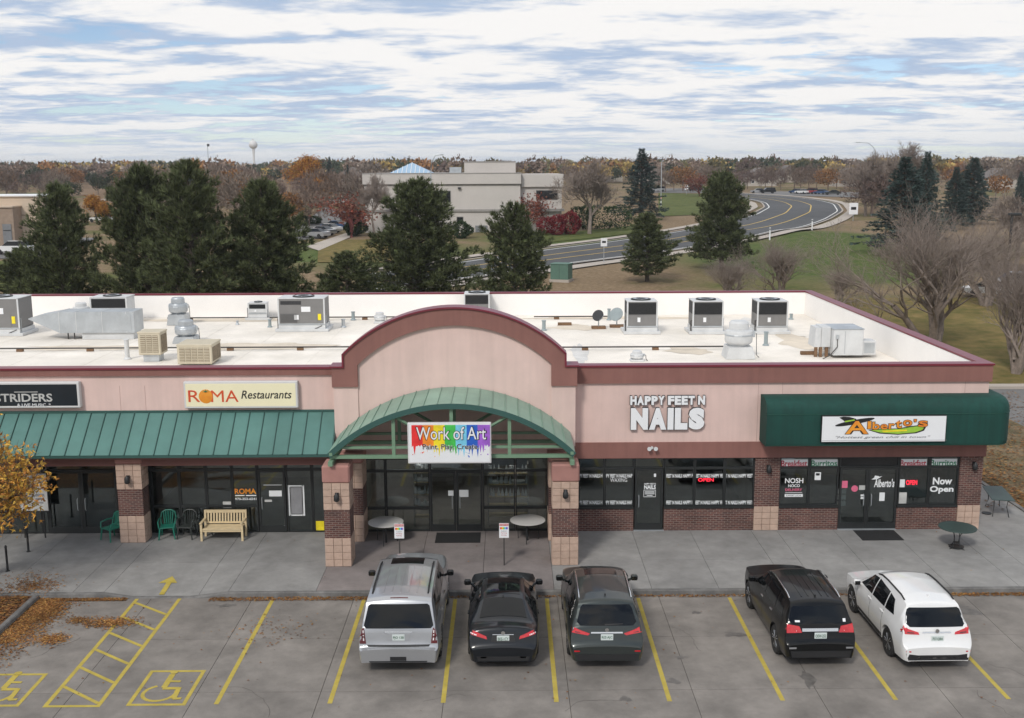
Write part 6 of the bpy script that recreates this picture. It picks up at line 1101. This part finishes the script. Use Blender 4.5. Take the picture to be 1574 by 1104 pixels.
WORD = dict(brown='bare brown', rust='rust-coloured', yellow='yellow-leaved', green='dark green', greybrown='bare grey-brown', olive='olive-green', purple='bare dark brown'); rq = random.Random(77); used2 = set(); cnt = 0
def mid_tree(px, Y, h, k):
    global cnt
    o = proto[k] if k not in used2 else copy_tree(proto[k]); used2.add(k); q = atY(px, 262, Y); s = h/9
    put(o, (q.x, Y, terrain(q.x, Y)-.1), rq.uniform(0, 6), (s*rq.uniform(.85, 1.25), s*rq.uniform(.85, 1.25), s)); z = next(n for e, n in ((60, 'at the far left edge'), (165, 'left of the twin pines'), (260, 'behind the left twin pine'), (345, 'behind the right twin pine'), (430, 'below the water tower'), (500, 'left of the office car park'), (565, 'just left of the office block'), (690, 'behind the blue pyramid skylight'), (800, 'behind the office penthouse'), (890, 'behind the office right wing'), (960, 'behind the grey bare tree'), (1030, 'beside the blue spruce'), (1100, 'beyond the far lawn'), (1165, 'behind the tall roadside pine'), (1215, 'beyond the start of the road curve'), (1265, 'above the far parked cars'), (1340, 'beyond the end of the road curve'), (1400, 'around the right-hand spruce'), (1470, 'above the large bare tree'), (1530, 'beside the bluish right spruce'), (9999, 'at the far right edge')) if px < e); o['label'] = '%s %s%s tree %s' % ('tall' if h > 8.4 else 'low' if h < 6.6 else 'mid-height', 'distant ' if Y > 330 else '', WORD[KINDS[k][0]], z); o['group'] = '%s trees %s' % (KINDS[k][0], z)
for i in range(46):                               # behind the pines on the left
    mid_tree(rq.uniform(170, 570), rq.uniform(150, 300), rq.uniform(6, 10.5), rq.choice((0, 0, 0, 4, 4, 1, 1, 6, 6)))
for px in list(range(1010, 1340, 13)): mid_tree(px+rq.uniform(-5, 5), rq.uniform(300, 360), rq.uniform(6, 9), rq.choice((0, 4, 6, 0, 1)))
for i in range(40): mid_tree(rq.uniform(-30, 200), rq.uniform(260, 420), rq.uniform(5, 9), rq.choice((0, 3, 3, 4, 1, 6)))
for i in range(44): mid_tree(rq.uniform(560, 1340), rq.uniform(380, 560), rq.uniform(6, 10), rq.choice((0, 1, 2, 2, 3, 4, 5, 6, 0)))
for i in range(30): mid_tree(rq.uniform(1330, 1600), rq.uniform(160, 420), rq.uniform(6, 9), rq.choice((0, 4, 6, 0, 6, 1)))
# far wood: one mass
FT, FC = [], []; r = np.random.default_rng(5)
base = []
for i, (k, col, b_) in enumerate(KINDS): T_, c_ = far_tree(90+i, 9, 9, col, 170, False, 2.3)[1:]; base.append((T_[::3]*1.0, c_[::3]))
for i in range(2600):
    Y = 430+1900*r.random()**1.5; X_ = CAM.x+(Y+36)*r.uniform(-.56, .56); T, c = base[r.choice(7, p=(.18, .13, .22, .20, .14, .08, .05))]; s = r.uniform(.7, 1.35); FT.append(T*np.array([s*1.1, s*1.1, s])*1.0+np.array([X_, Y, terrain(X_, Y)-.5])); FC.append(c*r.uniform(.9, 1.45))
tri_mesh('far_wood', np.concatenate(FT), 'leafcol_far', np.concatenate(FC), None, 'stuff')
# ================================================================ far buildings
M('office_wall', lin(196, 190, 184), .92, var=.04, vscale=.4, stain=.05, sscale=.15); M('office_groove', lin(150, 146, 142), .9); M('blue_roof', lin(150, 178, 202), .45, var=.04); M('beige_wall', lin(196, 178, 158), .92, var=.05, vscale=.4); M('beige_dark', lin(150, 132, 116), .92); M('garage', lin(120, 122, 124), .7); M('shingle', (.16, .14, .13), .9, var=.15); M('house_wall', (.45, .41, .36), .9, var=.06)
g0 = ground_at(700, 357); YO = g0.y; zg = g0.z; OX = lambda px, y=YO: atY(px, 300, y).x; OZ = lambda py, y=YO: atY(700, py, y).z
t = thing('office_building', 'pale two-storey office block with blue pyramid skylight and dark strip windows', 'building', (g0.x, YO, zg)); ox = g0.x
def ob(name, px0, px1, py0, py1, y0, y1, m, par=None, dz=0): return MB().box(OX(px0)-ox, OX(px1)-ox, y0, y1, (OZ(py1)-zg) if py1 is not None else -1.5, OZ(py0)-zg).build(name, m, par or t)
ob('wall', 560, 800, 283, None, 0, 26, 'office_wall'); ob('parapet_band', 558, 801, 267, 283, -.35, 26.3, 'office_wall'); ob('groove', 559, 800.5, 283, 285, -.12, 26.1, 'office_groove'); ob('storey_band', 560, 800.5, 322, 325.5, -.25, 0, 'office_groove'); ob('coping', 557.5, 801.5, 266, 267.2, -.4, 26.4, 'office_groove')
ob('wing_wall', 800.6, 864, 288, None, 1.2, 24, 'office_wall'); ob('wing_band', 801.5, 866.5, 268.5, 288, .8, 24.3, 'office_wall'); ob('wing_base', 801, 868, 322, 326, .6, 1.2, 'office_groove'); ob('penthouse', 713, 793, 249, 266, 3, 14, 'office_wall'); ob('penthouse_coping', 712.5, 793.5, 248, 249.2, 2.9, 14.1, 'office_groove'); ob('roof_unit', 690, 708, 257, 266, 3, 6, 'galv')
for a, b, c, d in ((650, 693, 293, 311), (800.7, 800.9, 0, 0), (824, 858, 293, 308)):
    if b-a < 1: continue
    yy = -.06 if a < 800 else 1.12; f = ob('window', a, b, c, d, yy, yy+.1, 'office_groove'); ob('pane', a+.8, b-.8, c+.8, d-.8, yy-.05, yy, 'dark_glass', f)
    n = 4 
    for k in range(1, n): x = a+(b-a)*k/n; ob('mullion', x-.25, x+.25, c+.8, d-.8, yy-.09, yy-.05, 'black_frame', f)
f = ob('window', 701, 712, 333, 345, -.06, .04, 'office_groove'); ob('pane', 702, 711, 334, 344.3, -.11, -.06, 'dark_glass', f); ob('service_door', 730, 749, 347, 357, -.1, .05, 'garage'); ob('wall_lamp', 704, 708.5, 288, 290.5, -.4, 0, 'black_metal')
a, b = OX(586)-ox, OX(663)-ox; cx, hw = (a+b)/2, (b-a)/2; zb, zt = OZ(266.5)-zg-.2, OZ(249)-zg; r = MB().quad((cx-hw, 8, zb), (cx+hw, 8, zb), (cx, 8+hw, zt)).quad((cx+hw, 8, zb), (cx+hw, 8+2*hw, zb), (cx, 8+hw, zt)).quad((cx+hw, 8+2*hw, zb), (cx-hw, 8+2*hw, zb), (cx, 8+hw, zt)).quad((cx-hw, 8+2*hw, zb), (cx-hw, 8, zb), (cx, 8+hw, zt)).build('skylight_roof', 'blue_roof', t)
for k in range(11): u = -1+2*(k+.5)/11; MB().tube([(cx+hw*u, 8, zb+.05), (cx+hw*u*.02, 8+hw*(1-.02), zt*.98+zb*.02+.05) if False else (cx+hw*u, 8+hw*(1-abs(u)), zb+(zt-zb)*(1-abs(u))+.05)], .07, 3).build('rib', 'sign_white', r)
# beige building at the far left
g1 = ground_at(30, 382); Y1 = g1.y; LXx = lambda px: atY(px, 340, Y1).x; LZ = lambda py: atY(30, py, Y1).z; t = thing('beige_building', 'beige flat-roofed commercial building cut by the left edge', 'building', (g1.x, Y1, g1.z)); ox1 = g1.x
def lb(name, px0, px1, py0, py1, y0, y1, m, par=None): return MB().box(LXx(px0)-ox1, LXx(px1)-ox1, y0, y1, (LZ(py1)-g1.z) if py1 else -1, LZ(py0)-g1.z).build(name, m, par or t)
lb('wall', -160, 66, 302, None, 0, 7, 'beige_wall'); lb('coping', -161, 67, 300, 302, -.3, 7.3, 'sign_white'); lb('recess', -160, 34, 318, None, -2.6, 0, 'beige_dark'); lb('canopy_roof', -161, 35, 316, 318, -2.8, 0, 'beige_wall'); lb('reveal', -160, 66, 330, 331.5, -.05, 0, 'beige_dark')
for a in (-60, -20, 17): d = lb('garage_door', a, a+13, 343, 376, -2.7, -2.6, 'garage'); lb('door_panel', a+1, a+12, 352, 353, -2.75, -2.7, 'black_frame', d)
# houses among the trees
def house(px, Y, w, d, h, lab, m='house_wall'):
    q = atY(px, 262, Y); t = thing('house', lab, 'house', (q.x, Y, terrain(q.x, Y))); MB().box(-w/2, w/2, 0, d, -1, h).build('wall', m, t); MB().prism([(-w/2-.5, h), (w/2+.5, h), (0, h+w*.28)], 'y', -.5, d+.5).build('roof', 'shingle', t)
    for x in (-w*.25, w*.2): f = MB().box(x-.6, x+.6, -.05, 0, 1, 2.3).build('window', 'sign_white', t); MB().box(x-.5, x+.5, -.08, -.05, 1.1, 2.2).build('pane', 'dark_glass', f)
for px, Y, w, lab in ((1170, 372, 12, 'small tan gabled house beyond the road curve, left'), (1312, 360, 12, 'small tan gabled house beyond the road curve, right'), (1005, 410, 14, 'low house behind the far lawn'), (1545, 330, 12, 'house among trees at the right edge'), (930, 460, 16, 'far house behind the blue spruce'), (540, 420, 14, 'far house left of the office'), (85, 520, 22, 'pale-roofed far house at the left skyline'), (1215, 430, 14, 'second house beyond the road curve')): house(px, Y, w, 9, 3.4, lab)
# water tower and poles
q = atY(391, 262, 1150); wt = thing('water_tower', 'white bulb-shaped water tower on the skyline', 'water tower', (q.x, 1150, terrain(q.x, 1150))); zt = atY(391, 216, 1150).z-wt.location.z; R_ = 4.6
MB().lathe([(2.4, 0), (1.3, 4), (1.1, zt*.55), (1.6, zt-2*R_)], k=16).build('pedestal', 'sign_frame', wt, True); MB().lathe([(1.4, zt-2*R_+.2)]+[(R_*cos(a), zt-R_+R_*sin(a)) for a in [-1.2+2.7*i/12 for i in range(12)]]+[(0, zt)], k=24).build('tank', 'sign_frame', wt, True); MB().box(-.6, .6, -.6, .6, zt-.1, zt+1.6).build('beacon', 'sign_frame', wt)
def lamp(lab, px, py, top, arm, drop=1.0, m='galv'):
    p = ground_at(px, py); zt = atY(px, top, p.y).z-p.z; ax = atY(px+arm, top, p.y).x-atY(px, top, p.y).x; t = thing('street_lamp', lab, 'street lamp', p); MB().tube([(0, 0, -.3), (0, 0, zt*.80), (ax*.12, 0, zt*.92), (ax*.45, 0, zt*.99), (ax, 0, zt)], [.12, .09, .08, .07, .05], 8).build('pole', m, t, 60); MB().bevbox(*sorted((ax*.95, ax*1.25)), -.15, .15, zt-.08, zt+.08, .03).build('lamp_head', m, t)
lamp('curved-arm street lamp before the office block', 664, 372, 238, 16); lamp('curved-arm street lamp by the road curve at right', 1341, 322, 219, -25); lamp('curved-arm street lamp beyond the far lawn', 1016, 302, 237, 14)
p = ground_at(1545, 470); zt = atY(1552, 327, p.y).z-p.z; t = thing('parking_lamp', 'dark square-headed car-park lamp at the right edge', 'lamp', p); MB().tube([(0, 0, 0), (.0, 0, zt-.2)], .11, 8).build('pole', 'black_metal', t); MB().bevbox(-.25, .75, -.25, .25, zt-.25, zt-.03, .03).build('lamp_head', 'black_metal', t)
q = atY(321, 262, 520); zt = atY(321, 222, 520).z-terrain(q.x, 520); t = thing('light_mast', 'thin tall light mast on the left skyline', 'mast', (q.x, 520, terrain(q.x, 520))); MB().tube([(0, 0, 0), (0, 0, zt)], [.3, .18], 6).build('pole', 'galv', t); MB().box(-.2, .9, -.3, .3, zt-1.0, zt+.2).build('lamp_head', 'black_metal', t)
# transformer, road signs, marker posts
p = ground_at(863, 432); M('box_green', lin(86, 116, 102), .6, var=.06); t = thing('utility_cabinet', 'green utility cabinet on a concrete pad by the road', 'utility box', p, -.35); MB().box(-1.05, 1.05, -.9, .9, -.1, .22).build('pad', 'far_concrete', t); MB().bevbox(-.95, .95, -.8, .8, .22, 1.75, .03).build('casing', 'box_green', t); MB().bevbox(-1.0, 1.0, -.85, .85, 1.75, 1.85, .03).build('lid', 'box_green', t); MB().box(-.01, .01, -.812, -.8, .3, 1.7).build('door_seam', 'black_frame', t)
def rsign(lab, px, py, top, w, m1, m2): p = ground_at(px, py); zt = atY(px, top, p.y).z-p.z; t = thing('road_sign', lab, 'road sign', p); MB().box(-.04, .04, -.03, .03, 0, zt).build('post', 'galv', t); hh = w*1.3; MB().box(-w/2, w/2, -.06, -.031, zt-hh, zt).build('plate', m1, t); MB().box(-w*.3, w*.3, -.066, -.06, zt-hh*.6, zt-hh*.35).build('symbol', m2, t)
rsign('small white road sign on the verge left of the round pine', 928, 405, 366, .75, 'sign_white', 'ink_black'); rsign('black and white road sign on the outside of the curve', 1311, 340, 312, 1.6, 'sign_white', 'ink_black'); rsign('small sign beside the far car park', 1055, 299, 285, 1.0, 'sign_white', 'ink_grey')
for i, (px, py, top) in enumerate(((1248, 353, 337), (1183, 368, 350), (1016, 317, 303))): p = ground_at(px, py); zt = atY(px, top, p.y).z-p.z; t = thing('marker_post', ('white marker post by the road curve', 'white marker post right of the tall pine', 'white marker post with red top on the far lawn')[i], 'post', p); MB().box(-.09, .09, -.05, .05, -.1, zt).build('post', 'sign_white', t); MB().box(-.095, .095, -.055, .055, zt-.35, zt-.1).build('band', 'red_banner' if i == 2 else 'ink_grey', t)
# distant parked cars
def far_car(lab, p, rz, m, kind):
    t = thing('distant_car', lab, 'car', p, rz); pr = {'sedan': [(-2.3, .35), (2.3, .35), (2.35, .62), (2.2, .78), (1.1, .92), (-1.7, .98), (-2.3, .92), (-2.38, .6)], 'suv': [(-2.3, .4), (2.3, .4), (2.38, .8), (2.2, 1.02), (1.1, 1.1), (-2.2, 1.12), (-2.36, .9)], 'van': [(-2.5, .4), (2.5, .4), (2.6, .8), (2.4, 1.1), (1.8, 1.2), (-2.5, 1.25)]}[kind]
    cb = {'sedan': [(-1.75, .97), (1.15, .91), (.35, 1.40), (-.9, 1.43)], 'suv': [(-2.22, 1.11), (1.15, 1.09), (.4, 1.68), (-2.0, 1.72)], 'van': [(-2.5, 1.24), (1.8, 1.19), (1.0, 1.95), (-2.4, 2.0)]}[kind]
    bm = bmesh.new(); mb = MB(); mb.prism(pr, 'x', -.9, .9)
    b = mb.build('body', m, t); k = len(cb); c = MB(); zb = min(p_[1] for p_ in cb); zt = max(p_[1] for p_ in cb); hw = lambda z: .84-.16*(z-zb)/(zt-zb); c.v = [(-hw(z), y, z) for y, z in cb]+[(hw(z), y, z) for y, z in cb]; c.f = [(i, (i+1) % k, k+(i+1) % k, k+i) for i in range(k)]+[tuple(range(k-1, -1, -1)), tuple(range(k, 2*k))]; c.m = [0]*len(c.f); c.build('windows', 'car_glass', t); bm.free()
    y0, y1 = cb[3][0], cb[2][0]; MB().box(-hw(zt)-.01, hw(zt)+.01, y0+.05, y1-.05, zt-.03, zt+.035).build('roof', m, t)
    for yy in (-1.4, 1.45):
        for s in (-1, 1): MB().lathe([(.33, -.1), (.33, .1), (.2, .11), (0, .11)], (s*.82, yy, .33), 12, axis='x').build('wheel', 'tyre', t)
M('car_red', (.25, .015, .02), .3, coat=.5); M('car_blue', (.03, .07, .16), .3, coat=.5)
FCS = [(12, 372, 1.4, 'car_white', 'suv', 'white SUV parked at the beige building'), (22, 391, 1.45, 'car_white', 'suv', 'white wagon parked in front at the far left'), (46, 372, 1.4, 'car_red', 'sedan', 'dark red car beside the far-left pine'), (-6, 380, 1.4, 'car_silver', 'suv', 'silver car cut by the left picture edge'), (484, 366, 1.1, 'car_silver', 'sedan', 'nearest silver car in the office car park row'), (494, 362, 1.1, 'car_silver', 'sedan', 'second silver car in the office car park row'), (504, 358, 1.1, 'car_white', 'sedan', 'white car in the office car park row'), (514, 353, 1.15, 'car_blue', 'sedan', 'dark blue car at the end of the office car park row'), (541, 340, .9, 'car_grey', 'suv', 'grey SUV under the red-leaved tree by the office'), (520, 314, 1.2, 'car_white', 'suv', 'white van far behind in the office car park'), (156, 342, 1.3, 'car_white', 'sedan', 'white car glimpsed between the left pines'),
       (1165, 297.2, 1.5, 'car_silver', 'sedan', 'silver car first in the far row by the curve'), (1180, 297.6, 1.5, 'car_black', 'suv', 'black SUV in the far row by the curve'), (1224, 298, .5, 'car_blue', 'sedan', 'blue car in the far row by the curve'), (1233, 298.4, .5, 'car_white', 'sedan', 'white car in the far row by the curve'), (1246, 298.6, .5, 'car_red', 'suv', 'maroon SUV in the far row by the curve'), (1262, 299.2, .6, 'car_blue', 'sedan', 'second blue car in the far row by the curve'), (1280, 300, 1.3, 'car_grey', 'sedan', 'dark car last in the far row by the curve'), (1068, 294, 1.5, 'car_grey', 'van', 'grey van beyond the far lawn'), (1012, 295, 1.5, 'car_silver', 'suv', 'silver SUV beyond the far lawn'), (1520, 456, 1.3, 'car_white', 'sedan', 'white car behind the bare tree at right'), (1555, 447, 1.4, 'car_silver', 'suv', 'silver SUV at the right edge behind the bare trees')]
for px, py, rz, m, k, lab in FCS: p = ground_at(px, py); p.z += .05; far_car(lab, p, rz, m, k)
# ================================================================ air
M_h = bpy.data.materials.new('haze'); M_h.use_nodes = True; nt = M_h.node_tree; nt.nodes.remove(nt.nodes['Principled BSDF']); pv = nt.nodes.new('ShaderNodeVolumePrincipled'); pv.inputs['Density'].default_value = HAZE; pv.inputs['Color'].default_value = (.90, .94, 1, 1); pv.inputs['Anisotropy'].default_value = .2
nt.links.new(pv.outputs[0], nt.nodes['Material Output'].inputs['Volume']); MATS['haze'] = M_h
MB().box(-2700, 2700, -130, 4600, -1.2, 46).build('haze', 'haze', None, False, 'stuff')
